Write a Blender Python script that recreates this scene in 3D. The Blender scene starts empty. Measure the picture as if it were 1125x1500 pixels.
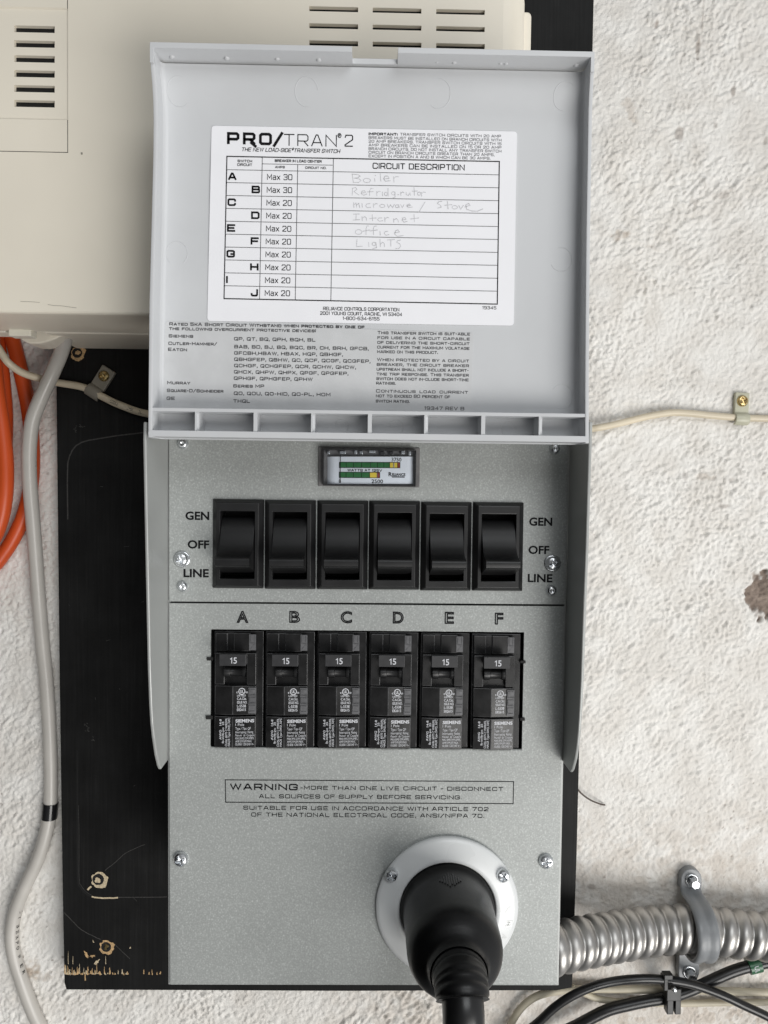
import bpy, bmesh, math, random
import numpy as np
from mathutils import Vector, Matrix, noise
random.seed(7)
sc = bpy.context.scene
col = sc.collection
PI = math.pi

# ------------------------------------------------------------------ camera
F = 1127.0                                   # focal length in pixels of the 1125 x 1500 photograph
VPX, VPY, ROLL = 545.0, 711.0, 0.0121        # where the wall's normal vanishes, and the roll
vN = Vector(((VPX-562.5)/F, -(VPY-750)/F, -1)).normalized()
xa = Vector((math.cos(ROLL), -math.sin(ROLL), 0))
xc = Vector((xa.x, xa.y, -(xa.x*vN.x+xa.y*vN.y)/vN.z)).normalized()
zc = xc.cross(vN)
R = Matrix((xc, vN, zc))                     # camera coordinates -> world (rows are world axes)
CAMY = -377.0                                # mm in front of the switch's front plate
cam = bpy.data.cameras.new('camera'); camo = bpy.data.objects.new('camera', cam); col.objects.link(camo)
cam.sensor_width = 36; cam.sensor_fit = 'AUTO'; cam.lens = F/1500*36
cam.clip_start = 0.01; cam.clip_end = 50
camo.matrix_world = Matrix.Translation((0, CAMY/1000, 0)) @ R.to_4x4()
sc.camera = camo

# ------------------------------------------------------------------ light
W = bpy.data.worlds.new('World'); sc.world = W; W.use_nodes = True
wn = W.node_tree; wl = wn.links
bg = wn.nodes['Background']
tc = wn.nodes.new('ShaderNodeTexCoord'); sx = wn.nodes.new('ShaderNodeSeparateXYZ')
wl.new(tc.outputs['Generated'], sx.inputs[0])
m1 = wn.nodes.new('ShaderNodeMath'); m1.operation = 'MULTIPLY_ADD'      # brighter to the right, dimmer to the left
m1.inputs[1].default_value = 0.30; m1.inputs[2].default_value = 0.20; m1.use_clamp = True
wl.new(sx.outputs['X'], m1.inputs[0]); wl.new(m1.outputs[0], bg.inputs['Strength'])
bg.inputs['Color'].default_value = (0.97, 0.985, 1.0, 1)

def area(name, loc, target, size, power, color):
    l = bpy.data.lights.new(name, 'AREA'); l.shape = 'RECTANGLE'; l.size = size[0]; l.size_y = size[1]
    l.energy = power; l.color = color
    o = bpy.data.objects.new(name, l); col.objects.link(o); o.location = loc
    d = Vector(target)-Vector(loc)
    o.rotation_euler = d.to_track_quat('-Z', 'Y').to_euler()
    return o
area('door_light', (0.95, -1.35, -0.95), (0.0, 0, -0.05), (1.2, 1.0), 29, (1.0, 0.98, 0.95))
area('front_fill_light', (0.55, -1.7, 1.0), (0.0, 0, 0.0), (1.2, 0.8), 12, (0.95, 0.98, 1.0))  # added soft fill from the upper front, no known window
sc.view_settings.view_transform = 'Standard'; sc.view_settings.look = 'None'
sc.view_settings.exposure = 0.0; sc.view_settings.gamma = 1; sc.view_settings.use_curve_mapping = False
sc.cycles.use_denoising = True
try: sc.cycles.denoiser = 'OPENIMAGEDENOISE'
except Exception: pass
sc.cycles.max_bounces = 8; sc.cycles.transparent_max_bounces = 12

# ------------------------------------------------------------------ pixel of the photograph -> point (mm) on the plane Y
def P(px, py, Y=0.0):
    d = R @ Vector(((px-562.5)/F, -(py-750)/F, -1))
    t = (Y-CAMY)/d.y
    return Vector((d.x*t, Y, d.z*t))
def mmpp(Y=0.0): return (Y-CAMY)/F           # mm per pixel at that plane

# ------------------------------------------------------------------ mesh building (all in mm)
class MB:
    def __init__(s): s.v=[]; s.f=[]; s.m=[]; s.s=[]
    def add(s, vs, fs, mat=0, smooth=False):
        o=len(s.v); s.v += [Vector(v) for v in vs]
        for f in fs: s.f.append([o+i for i in f]); s.m.append(mat); s.s.append(smooth)
    def box(s, x0,x1,y0,y1,z0,z1, mat=0):
        v=[(x,y,z) for x in (x0,x1) for y in (y0,y1) for z in (z0,z1)]
        s.add(v, [(0,1,3,2),(4,6,7,5),(0,4,5,1),(2,3,7,6),(0,2,6,4),(1,5,7,3)], mat)
    def prism(s, pts, y0, y1, mat=0, smooth=False):
        """pts: (x,z) outline, counter-clockwise seen from the camera; front face at y0, back at y1"""
        n=len(pts)
        v=[(p[0],y0,p[1]) for p in pts]+[(p[0],y1,p[1]) for p in pts]
        s.add(v, [list(range(n)), list(range(2*n-1,n-1,-1))]+[(i,i+n,(i+1)%n+n,(i+1)%n) for i in range(n)], mat, smooth)
    def flat(s, pts3, mat=0): s.add(pts3, [list(range(len(pts3)))], mat)
    def tube(s, path, r, n=14, mat=0, caps=True, radii=None):
        rings=len(path); vs=[]; up=None
        for i,p in enumerate(path):
            t=(path[min(i+1,rings-1)]-path[max(i-1,0)]).normalized()
            if up is None:
                up=Vector((0,-1,0)) if abs(t.y)<.9 else Vector((0,0,1))
            a=(up-t*up.dot(t)).normalized(); b=t.cross(a); up=a
            rr=radii[i] if radii else r
            for k in range(n):
                th=2*PI*k/n
                q=rr(th) if callable(rr) else rr
                vs.append(p+(a*math.cos(th)+b*math.sin(th))*q)
        fs=[(i*n+k,i*n+(k+1)%n,(i+1)*n+(k+1)%n,(i+1)*n+k) for i in range(rings-1) for k in range(n)]
        s.add(vs,fs,mat,True)
        if caps:
            s.add(vs[:n],[list(range(n-1,-1,-1))],mat); s.add(vs[-n:],[list(range(n))],mat)
    def lathe(s, c, prof, n=32, mat=0, axis=None, smooth=True, a0=0.0):
        """prof: (distance along axis, radius); axis default -Y (towards the camera)"""
        ax=Vector(axis) if axis else Vector((0,-1,0)); ax=ax.normalized()
        u=Vector((1,0,0)) if abs(ax.x)<.9 else Vector((0,0,1))
        u=(u-ax*u.dot(ax)).normalized(); w=ax.cross(u)
        vs=[]
        for d,r in prof:
            for k in range(n):
                th=a0+2*PI*k/n
                vs.append(Vector(c)+ax*d+(u*math.cos(th)+w*math.sin(th))*r)
        fs=[(i*n+k,i*n+(k+1)%n,(i+1)*n+(k+1)%n,(i+1)*n+k) for i in range(len(prof)-1) for k in range(n)]
        s.add(vs,fs,mat,smooth)
    def obj(s, name, mats, parent=None, bevel=0, seg=2, base=(0,0,0), angle=30):
        """base: world position (mm) of the object that owns this mesh"""
        b=Vector(base)
        me=bpy.data.meshes.new(name)
        me.from_pydata([((v-b)/1000)[:] for v in s.v],[],s.f)
        if not isinstance(mats,(list,tuple)): mats=[mats]
        for m in mats: me.materials.append(m)
        me.polygons.foreach_set('material_index', s.m)
        me.polygons.foreach_set('use_smooth', s.s)
        me.update()
        o=bpy.data.objects.new(name, me); col.objects.link(o)
        if parent: o.parent=parent
        if bevel:
            bm=bmesh.new(); bm.from_mesh(me); bmesh.ops.remove_doubles(bm, verts=bm.verts, dist=1e-6)
            bmesh.ops.recalc_face_normals(bm, faces=bm.faces); bm.to_mesh(me); bm.free()
            md=o.modifiers.new('bevel','BEVEL'); md.width=bevel/1000; md.segments=seg; md.limit_method='ANGLE'
            md.angle_limit=math.radians(angle)
        return o

def tag(o, label, cat, group=None, kind=None):
    o['label']=label; o['category']=cat
    if group: o['group']=group
    if kind: o['kind']=kind
    return o
def thing(name, base, label, cat, group=None):
    o=bpy.data.objects.new(name, None); col.objects.link(o); o.location=Vector(base)/1000
    o.empty_display_size=.01
    return tag(o,label,cat,group)

# ------------------------------------------------------------------ materials
def nodes(name):
    m=bpy.data.materials.new(name); m.use_nodes=True
    nt=m.node_tree; return m, nt, nt.nodes['Principled BSDF']
def new(nt, t, **kw):
    n=nt.nodes.new(t)
    for k,v in kw.items(): setattr(n,k,v)
    return n
def noise_node(nt, scale, detail=3, rough=.55, vec=None, stretch=None, rot=None):
    tcn=new(nt,'ShaderNodeTexCoord'); n=new(nt,'ShaderNodeTexNoise')
    n.inputs['Scale'].default_value=scale; n.inputs['Detail'].default_value=detail; n.inputs['Roughness'].default_value=rough
    if stretch or rot:
        mp=new(nt,'ShaderNodeMapping')
        if stretch: mp.inputs['Scale'].default_value=stretch
        if rot: mp.inputs['Rotation'].default_value=rot
        nt.links.new(tcn.outputs['Object'],mp.inputs[0]); nt.links.new(mp.outputs[0],n.inputs['Vector'])
    else: nt.links.new(tcn.outputs['Object'],n.inputs['Vector'])
    return n
def ramp(nt, src, stops):
    r=new(nt,'ShaderNodeValToRGB'); e=r.color_ramp.elements
    while len(e)<len(stops): e.new(.5)
    for i,(p,c) in enumerate(stops):
        e[i].position=p; e[i].color=(c,c,c,1) if isinstance(c,(int,float)) else (*c,1)
    nt.links.new(src, r.inputs[0]); return r
def bump(nt, b, src, strength, dist, prev=None):
    n=new(nt,'ShaderNodeBump'); n.inputs['Strength'].default_value=strength; n.inputs['Distance'].default_value=dist
    nt.links.new(src, n.inputs['Height'])
    if prev: nt.links.new(prev.outputs[0], n.inputs['Normal'])
    nt.links.new(n.outputs[0], b.inputs['Normal']); return n
def plain(name, c, rough=.5, metal=0, spec=.5, var=.06, vscale=60, bscale=None, bstr=.1, bdist=.0001, coat=0):
    """a material with gentle colour and gloss variation and an optional fine grain"""
    m,nt,b=nodes(name)
    n=noise_node(nt,vscale,4)
    lo=[max(0,x*(1-var)) for x in c]; hi=[min(1,x*(1+var)) for x in c]
    r=ramp(nt,n.outputs['Fac'],[(.3,lo),(.7,hi)])
    nt.links.new(r.outputs[0], b.inputs['Base Color'])
    rr=ramp(nt,n.outputs['Fac'],[(.3,max(0,rough-.06)),(.7,min(1,rough+.06))])
    nt.links.new(rr.outputs[0], b.inputs['Roughness'])
    b.inputs['Metallic'].default_value=metal; b.inputs['Specular IOR Level'].default_value=spec
    b.inputs['Coat Weight'].default_value=coat
    if bscale:
        n2=noise_node(nt,bscale,2); bump(nt,b,n2.outputs['Fac'],bstr,bdist)
    return m
def hammered(name, c):
    m,nt,b=nodes(name)
    n=noise_node(nt,1250,2,.5); n2=noise_node(nt,14,3); n3=noise_node(nt,1700,1)
    lo=[x*.86 for x in c]; hi=[min(1,x*1.45) for x in c]
    r=ramp(nt,n.outputs['Fac'],[(.36,lo),(.58,c),(.68,[min(1,x*1.22) for x in c]),(.80,hi)])
    mx=new(nt,'ShaderNodeMix',data_type='RGBA',blend_type='MULTIPLY'); mx.inputs['Factor'].default_value=1
    r2=ramp(nt,n2.outputs['Fac'],[(.28,.90),(.5,1.0),(.72,1.05)])
    nt.links.new(r.outputs[0],mx.inputs['A']); nt.links.new(r2.outputs[0],mx.inputs['B'])
    nt.links.new(mx.outputs['Result'],b.inputs['Base Color'])
    rr=ramp(nt,n3.outputs['Fac'],[(.35,.40),(.65,.56)]); nt.links.new(rr.outputs[0],b.inputs['Roughness'])
    b.inputs['Metallic'].default_value=.14
    bump(nt,b,n.outputs['Fac'],.10,.0002)
    return m

M={}
M['panel']=hammered('silver_hammered_paint',(.378,.394,.383))
M['shield']=plain('silver_smooth_paint',(.39,.40,.39),.42,.2,var=.05,vscale=40,bscale=900,bstr=.05,bdist=.0001)
M['lid']=plain('grey_moulded_plastic',(.575,.585,.598),.38,var=.03,vscale=25,bscale=2500,bstr=.05,bdist=.00005)
M['decal']=plain('clear_decal_film',(.575,.582,.590),.45,var=.05,vscale=90)
M['paper']=plain('white_label_paper',(.88,.88,.91),.55,var=.015,vscale=60)
M['ink']=plain('black_ink',(.006,.006,.007),.6,spec=.15,var=.2)
M['greyink']=plain('grey_ink',(.10,.10,.105),.5,var=.25,vscale=900)
M['pencil']=plain('pencil_graphite',(.57,.57,.59),.6,var=.25,vscale=1500)
M['black']=plain('black_satin_plastic',(.009,.009,.0095),.40,var=.2,vscale=50,bscale=2600,bstr=.08,bdist=.0001)
M['breaker']=plain('black_breaker_case',(.0095,.0093,.0096),.30,var=.45,vscale=120,bscale=700,bstr=.06,bdist=.0001)
M['emboss']=plain('light_grey_casting',(.12,.12,.125),.35,var=.25,vscale=300)  # raised pads, lighter grey than the breaker case
M['edge']=plain('glint_casting_edge',(.060,.060,.062),.35,var=.6,vscale=260)  # paler grey that paints the glint onto breaker case edges
M['handle']=plain('charcoal_handle_plastic',(.030,.030,.032),.45,var=.15,vscale=200)
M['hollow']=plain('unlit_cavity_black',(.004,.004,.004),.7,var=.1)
M['white_ink']=plain('white_pad_print',(.62,.63,.66),.5,var=.06)
M['zinc']=plain('bright_zinc',(.74,.76,.78),.28,1.0,var=.06,vscale=300,bscale=900,bstr=.1)
M['brass']=plain('yellow_zinc',(.55,.42,.20),.28,1.0,var=.25,vscale=500)
M['nylon']=plain('white_nylon',(.73,.745,.745),.30,var=.03,vscale=30)
M['nylon'].node_tree.nodes['Principled BSDF'].inputs['Subsurface Weight'].default_value=.25
M['nylon'].node_tree.nodes['Principled BSDF'].inputs['Subsurface Radius'].default_value=(.004,.004,.004)
M['rubber']=plain('black_rubber',(.0045,.0045,.0048),.36,spec=.42,var=.25,vscale=90,bscale=2300,bstr=.32,bdist=.00015)
M['device']=plain('aged_beige_plastic',(.80,.745,.635),.42,var=.045,vscale=9,bscale=1800,bstr=.05,bdist=.0001)
M['device_lt']=plain('pale_beige_plastic',(.80,.77,.67),.42,var=.03,vscale=20)
M['gcable']=plain('grey_cable_jacket',(.54,.515,.475),.33,var=.07,vscale=35,bscale=120,bstr=.15,bdist=.0004)
M['ivory']=plain('ivory_cable_jacket',(.66,.58,.44),.40,var=.09,vscale=40)
M['ivorydull']=plain('dusty_ivory_jacket',(.52,.47,.36),.5,var=.15,vscale=60)
M['orange']=plain('orange_vinyl',(.64,.088,.018),.38,var=.08,vscale=25,bscale=220,bstr=.08,bdist=.0003)
M['clipgrey']=plain('smoky_clip_plastic',(.26,.24,.20),.4,var=.1)
M['clipivory']=plain('translucent_clip_nylon',(.50,.49,.38),.35,var=.1,vscale=90)
M['steel']=plain('bright_rolled_steel',(.47,.458,.44),.42,1.0,var=.12,vscale=70,bscale=260,bstr=.06,bdist=.0002)
M['strap']=plain('grey_painted_casting',(.215,.225,.235),.38,var=.08,vscale=90,bscale=420,bstr=.3,bdist=.0003)
M['bcable']=plain('black_cable_jacket',(.010,.010,.0105),.30,var=.3,vscale=60,bscale=200,bstr=.12,bdist=.0003)
M['tape']=plain('black_gloss_tape',(.012,.012,.013),.2,var=.2)
M['green']=plain('green_tag_film',(.02,.10,.045),.28,var=.15,vscale=80)
M['foil']=plain('clear_shiny_wrap',(.55,.53,.51),.15,.6,var=.3,vscale=150)
M['wire']=plain('brown_wire',(.07,.05,.04),.5,var=.2)
M['wood']=plain('bare_splintered_wood',(.50,.33,.165),.75,var=.35,vscale=900,bscale=600,bstr=.4,bdist=.0005)
M['palewood']=plain('pale_torn_veneer',(.56,.46,.31),.8,var=.3,vscale=1200)
M['dial']=plain('dial_card',(.80,.83,.88),.4,var=.02)
M['dgreen']=plain('dial_green',(.018,.145,.035),.45,var=.15,vscale=500)
M['dyellow']=plain('dial_yellow',(.80,.60,.06),.45,var=.05)
M['dred']=plain('dial_red',(.30,.045,.03),.45,var=.1)
M['bezel']=plain('smoky_bezel',(.035,.034,.036),.18,var=.4,vscale=350,coat=.3)
M['smoke']=plain('smoky_clear_plastic',(.17,.165,.165),.15,var=.2,vscale=200,coat=.4)
M['scuff']=plain('scuffed_paint',(.042,.040,.038),.6,var=.5,vscale=900)
M['groove']=plain('dark_groove_line',(.004,.004,.004),.8,var=.2)

def clear_mat():
    m=bpy.data.materials.new('clear_window'); m.use_nodes=True; nt=m.node_tree
    nt.nodes.remove(nt.nodes['Principled BSDF']); out=nt.nodes['Material Output']
    t=new(nt,'ShaderNodeBsdfTransparent'); t.inputs[0].default_value=(.96,.97,.98,1)
    g=new(nt,'ShaderNodeBsdfGlossy'); g.inputs['Roughness'].default_value=.06
    fr=new(nt,'ShaderNodeFresnel'); fr.inputs[0].default_value=1.46
    mx=new(nt,'ShaderNodeMixShader')
    ge=new(nt,'ShaderNodeNewGeometry'); iv=new(nt,'ShaderNodeMath'); iv.operation='SUBTRACT'; iv.inputs[0].default_value=1; nt.links.new(ge.outputs['Backfacing'],iv.inputs[1])
    ml=new(nt,'ShaderNodeMath'); ml.operation='MULTIPLY'; nt.links.new(fr.outputs[0],ml.inputs[0]); nt.links.new(iv.outputs[0],ml.inputs[1])
    nt.links.new(ml.outputs[0],mx.inputs[0]); nt.links.new(t.outputs[0],mx.inputs[1]); nt.links.new(g.outputs[0],mx.inputs[2])
    nt.links.new(mx.outputs[0],out.inputs[0]); return m
M['clear']=clear_mat()

# ------------------------------------------------------------------ lettering
G={}                                           # squared stroke alphabet, unit box
def g(ch,w,*lines): G[ch]=(w,lines)
O_=[(.14,0),(.86,0),(1,.14),(1,.86),(.86,1),(.14,1),(0,.86),(0,.14),(.14,0)]
g('A',1,[(0,0),(.42,1),(.58,1),(1,0)],[(.14,.3),(.86,.3)])
g('B',1,[(0,.52),(.87,.52),(.97,.62),(.97,.88),(.86,1),(0,1),(0,0),(.88,0),(1,.12),(1,.4),(.87,.52)])
g('C',1,[(1,.72),(1,.88),(.86,1),(.14,1),(0,.86),(0,.14),(.14,0),(.86,0),(1,.12),(1,.28)])
g('D',1,[(0,0),(0,1),(.84,1),(1,.84),(1,.16),(.84,0),(0,0)])
g('E',.9,[(1,1),(0,1),(0,0),(1,0)],[(0,.5),(.88,.5)])
g('F',.88,[(1,1),(0,1),(0,0)],[(0,.48),(.88,.48)])
g('G',1,[(1,.75),(1,.88),(.86,1),(.14,1),(0,.86),(0,.14),(.14,0),(.86,0),(1,.12),(1,.46),(.55,.46)])
g('H',1,[(0,0),(0,1)],[(1,0),(1,1)],[(0,.5),(1,.5)])
g('I',0,[(0,0),(0,1)])
g('J',.85,[(1,1),(1,.14),(.86,0),(.14,0),(0,.14),(0,.32)])
g('K',.95,[(0,0),(0,1)],[(1,1),(.32,.5),(1,0)],[(0,.5),(.32,.5)])
g('L',.85,[(0,1),(0,0),(1,0)])
g('M',1.15,[(0,0),(0,1),(.5,.3),(1,1),(1,0)])
g('N',1,[(0,0),(0,1),(1,0),(1,1)])
g('O',1,O_); g('0',.92,O_)
g('P',.95,[(0,0),(0,1),(.86,1),(1,.86),(1,.55),(.86,.42),(0,.42)])
g('Q',1,O_,[(.6,.3),(1.02,-.1)])
g('R',.97,[(0,0),(0,1),(.86,1),(1,.86),(1,.55),(.86,.42),(0,.42)],[(.6,.42),(1,0)])
g('S',.97,[(1,.74),(1,.86),(.86,1),(.14,1),(0,.86),(0,.64),(.13,.53),(.87,.47),(1,.36),(1,.14),(.86,0),(.14,0),(0,.14),(0,.26)])
g('T',.95,[(0,1),(1,1)],[(.5,1),(.5,0)])
g('U',1,[(0,1),(0,.14),(.14,0),(.86,0),(1,.14),(1,1)])
g('V',1,[(0,1),(.5,0),(1,1)])
g('W',1.35,[(0,1),(.25,0),(.5,1),(.75,0),(1,1)])
g('X',.95,[(0,0),(1,1)],[(0,1),(1,0)])
g('Y',.95,[(0,1),(.5,.48),(1,1)],[(.5,.48),(.5,0)])
g('Z',.9,[(0,1),(1,1),(0,0),(1,0)])
g('1',.3,[(0,.85),(.8,1),(.8,0)])
g('2',.9,[(0,.8),(.1,1),(.9,1),(1,.88),(1,.6),(0,.12),(0,0),(1,0)])
g('3',.9,[(0,.86),(.12,1),(.88,1),(1,.88),(1,.6),(.9,.52),(.3,.52)],[(.9,.52),(1,.42),(1,.12),(.88,0),(.12,0),(0,.14)])
g('4',.95,[(.78,0),(.78,1),(0,.28),(1,.28)])
g('5',.9,[(1,1),(0,1),(0,.56),(.88,.56),(1,.44),(1,.12),(.88,0),(.12,0),(0,.14)])
g('6',.92,[(.95,1),(.14,1),(0,.86),(0,.14),(.14,0),(.86,0),(1,.14),(1,.42),(.88,.55),(0,.55)])
g('7',.9,[(0,1),(1,1),(.35,0)])
g('8',.92,[(.12,.53),(0,.64),(0,.88),(.12,1),(.88,1),(1,.88),(1,.64),(.88,.53),(.12,.53),(0,.42),(0,.12),(.12,0),(.88,0),(1,.12),(1,.42),(.88,.53)])
g('9',.92,[(1,.45),(.12,.45),(0,.58),(0,.86),(.14,1),(.86,1),(1,.86),(1,.14),(.86,0),(.05,0)])
g(',',.05,[(.6,.1),(0,-.22)]); g('.',0,[(0,0),(0,.12)]); g('-',.4,[(0,.45),(1,.45)])
g('/',.75,[(0,-.08),(1,1.05)]); g(':',0,[(0,.12),(0,.26)],[(0,.62),(0,.76)]); g('!',0,[(0,0),(0,.14)],[(0,.34),(0,1)])
g("'",0,[(0,.8),(0,1)]); g('a~',.72,[(.1,.7),(.86,.7),(1,.58),(1,0),(.14,0),(0,.12),(0,.28),(.14,.4),(1,.4)])
g('x~',.72,[(0,0),(1,.7)],[(0,.7),(1,0)])
g('®',.5,[(.3,.55),(.7,.55),(.95,.8),(.95,.95),(.7,1.2),(.3,1.2),(.05,.95),(.05,.8),(.3,.55)],[(.35,.7),(.35,1.05),(.65,1.05),(.65,.88),(.35,.88)])

def ribbon(mb, pts, w, mp, mat):
    """a constant-width line through 2D points, mapped to 3D"""
    n=len(pts)
    if n<2: return
    closed = n>3 and abs(pts[0][0]-pts[-1][0])<1e-9 and abs(pts[0][1]-pts[-1][1])<1e-9
    if closed: pts=pts[:-1]; n-=1
    L=[];Rr=[]
    for i in range(n):
        p=Vector(pts[i])
        a=Vector(pts[(i-1)%n]) if (closed or i>0) else None
        c=Vector(pts[(i+1)%n]) if (closed or i<n-1) else None
        d1=(p-a).normalized() if a is not None and (p-a).length>1e-9 else None
        d2=(c-p).normalized() if c is not None and (c-p).length>1e-9 else None
        if d1 is None: d1=d2
        if d2 is None: d2=d1
        if d1 is None: return
        nn=Vector((-d1.y-d2.y, d1.x+d2.x))
        if nn.length<.3: nn=Vector((-d2.y,d2.x))
        nn.normalize(); k=max(.5,nn.dot(Vector((-d2.y,d2.x))))
        e=Vector((0,0))
        if not closed and i==0: e=-d2*w*.35
        if not closed and i==n-1: e=d1*w*.35
        L.append(p+e+nn*w/2/k); Rr.append(p+e-nn*w/2/k)
    vs=[mp(*q) for q in L]+[mp(*q) for q in Rr]
    rng=range(n) if closed else range(n-1)
    mb.add(vs,[(n+i,n+(i+1)%n,(i+1)%n,i) for i in rng],mat)

def word_layout(text, caps, gap=.36):
    """(glyph, x, scale) list and total width, cap height 1; lower case letters become small capitals"""
    out=[]; x=0
    i=0
    while i<len(text):
        ch=text[i]; sc_=1.0
        if ch==' ': out.append((' ',x,1)); x+=.62; i+=1; continue
        if i+1<len(text) and text[i+1]=='~': ch=ch+'~'; i+=1
        elif ch.islower(): sc_=caps; ch=ch.upper()
        w,_=G[ch]; out.append((ch,x,sc_)); x+=(w*.95+gap)*sc_; i+=1
    return out, x-gap
def squared(mb, text, px0, py0, px1, h, Y, mat=0, wt=.16, caps=.8, justify=False, italic=0, tg=None):
    """stroke lettering from pixel px0 to px1 on baseline py0, cap height h pixels, printed on the plane Y"""
    k=mmpp(Y); o=P(px0,py0,Y); width=(px1-px0)*k; H=h*k
    lay,tot=word_layout(text,caps,tg or .3+.55*wt)
    th=wt*H
    width-=th; ox=th/2
    gap=0
    if justify:
        nsp=text.count(' '); sx=H*1.12
        if tot*sx>width: sx=width/tot
        gap=(width-tot*sx)/max(1,nsp)
    elif tot<.01: sx=H; ox=(px1-px0)*k/2
    else: sx=width/tot
    def mpp(u,v): return Vector((o.x+u+italic*v, Y, o.z+v))
    add=0
    for ch,x,s in lay:
        if ch==' ': add+=gap; continue
        w,lines=G[ch]
        for ln in lines:
            pts=[(ox+add+(x+(q[0]*w*.95)*s)*sx, th/2+q[1]*s*(H-th)) for q in ln]
            ribbon(mb,pts,th,mpp,mat)

_fc={}
def glyphs(text, bold=0.0):
    key=(text,bold)
    if key in _fc: return _fc[key]
    cu=bpy.data.curves.new('lettering','FONT'); cu.body=text; cu.offset=bold; cu.resolution_u=3
    o=bpy.data.objects.new('lettering',cu); col.objects.link(o)
    bpy.context.view_layer.update()
    me=bpy.data.meshes.new_from_object(o.evaluated_get(bpy.context.evaluated_depsgraph_get()))
    v=[(q.co.x,q.co.y) for q in me.vertices]; f=[list(p.vertices) for p in me.polygons]
    bpy.data.objects.remove(o); bpy.data.curves.remove(cu); bpy.data.meshes.remove(me)
    _fc[key]=(v,f); return v,f
CAPH=max(q[1] for q in glyphs('H')[0])
def sans(mb, text, mapf, width, H, mat=0, bold=0.0, italic=0.0):
    """built-in font, fitted to a width and cap height; mapf(u,v) -> 3D"""
    v,f=glyphs(text,bold)
    if not v: return
    x0=min(q[0] for q in v); x1=max(q[0] for q in v)
    kx=width/(x1-x0) if width else H/CAPH; ky=H/CAPH
    mb.add([mapf((q[0]-x0)*kx+italic*q[1]*ky,q[1]*ky) for q in v], f, mat)
def sans_px(mb, text, px0, py0, px1, h, Y, mat=0, bold=0.0, italic=0):
    o=P(px0,py0,Y); k=mmpp(Y)
    sans(mb,text,lambda u,v: Vector((o.x+u,Y,o.z+v)),(px1-px0)*k,h*k,mat,bold,italic)

def pxline(mb, pts, wpx, Y, mat=0):
    k=mmpp(Y)
    q=[P(a,b,Y) for a,b in pts]
    ribbon(mb,[(p.x,p.z) for p in q],wpx*k,lambda u,v: Vector((u,Y,v)),mat)

def smooth_path(pts, n=8):
    """Catmull-Rom through 3D points"""
    out=[]
    for i in range(len(pts)-1):
        p0=pts[max(0,i-1)];p1=pts[i];p2=pts[i+1];p3=pts[min(len(pts)-1,i+2)]
        for j in range(n):
            t=j/n
            out.append(.5*((2*p1)+(p2-p0)*t+(2*p0-5*p1+4*p2-p3)*t*t+(3*p1-p0-3*p2+p3)*t**3))
    out.append(pts[-1].copy()); return out

def screw_mb(mb, c, r, h=2.4, kind='phillips', rot=.3, mat=0, dark=1):
    """pan head on the plane through c, facing the camera"""
    prof=[(-.3,r*1.0),(h*.25,r),(h*.62,r*.86),(h*.88,r*.6),(h,r*.3),(h*1.02,0.001)]
    if kind=='wide': prof=[(-.3,r*1.12),(.5,r*1.12),(.55,r*.9)]+[(.5+a,b*.86) for a,b in prof[1:]]; h+=.5
    if kind!='phillips': 
        mb.lathe(c,prof,24,mat)
    else:
        # dome with a recessed cross: cross-shaped floor pieces sunk into the head
        mb.lathe(c,[(-.3,r),(h*.25,r),(h*.6,r*.9),(h*.84,r*.74)],24,mat)
        q=24; rr=r*.75
        # cap disc built as a grid with the cross cut down
        N=22; vs=[]; idx={}
        ca,sa=math.cos(rot),math.sin(rot)
        for i in range(N+1):
            for j in range(N+1):
                a=(i/N*2-1); b=(j/N*2-1)
                # square to disc
                x=a*math.sqrt(max(0,1-b*b/2)); y=b*math.sqrt(max(0,1-a*a/2))
                d=math.hypot(x,y)
                z=h*(.83+.2*(1-d*d))
                xr,yr=x*ca+y*sa,-x*sa+y*ca
                w=.21
                if (abs(xr)<w and abs(yr)<.86) or (abs(yr)<w and abs(xr)<.86):
                    z-=h*.8*(1-d*.6)
                vs.append(Vector(c)+Vector((x*rr,-z,y*rr)))
        fs=[(i*(N+1)+j,(i+1)*(N+1)+j,(i+1)*(N+1)+j+1,i*(N+1)+j+1) for i in range(N) for j in range(N)]
        mb.add(vs,fs,mat,False)

def rrect(x0,x1,z0,z1,r,n=5):
    pts=[]
    for cx,cz,a in ((x1-r,z0+r,-PI/2),(x1-r,z1-r,0),(x0+r,z1-r,PI/2),(x0+r,z0+r,PI)):
        for i in range(n+1):
            t=a+PI/2*i/n; pts.append((cx+r*math.cos(t),cz+r*math.sin(t)))
    return pts

# ------------------------------------------------------------------ depths (mm, + is away from the camera)
YB=103.0       # painted face of the board
YW=121.0       # wall
YD=9.0         # front of the beige box
YL=-27.0       # inside of the lid's panel
YR=-39.0       # lid rim

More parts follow.
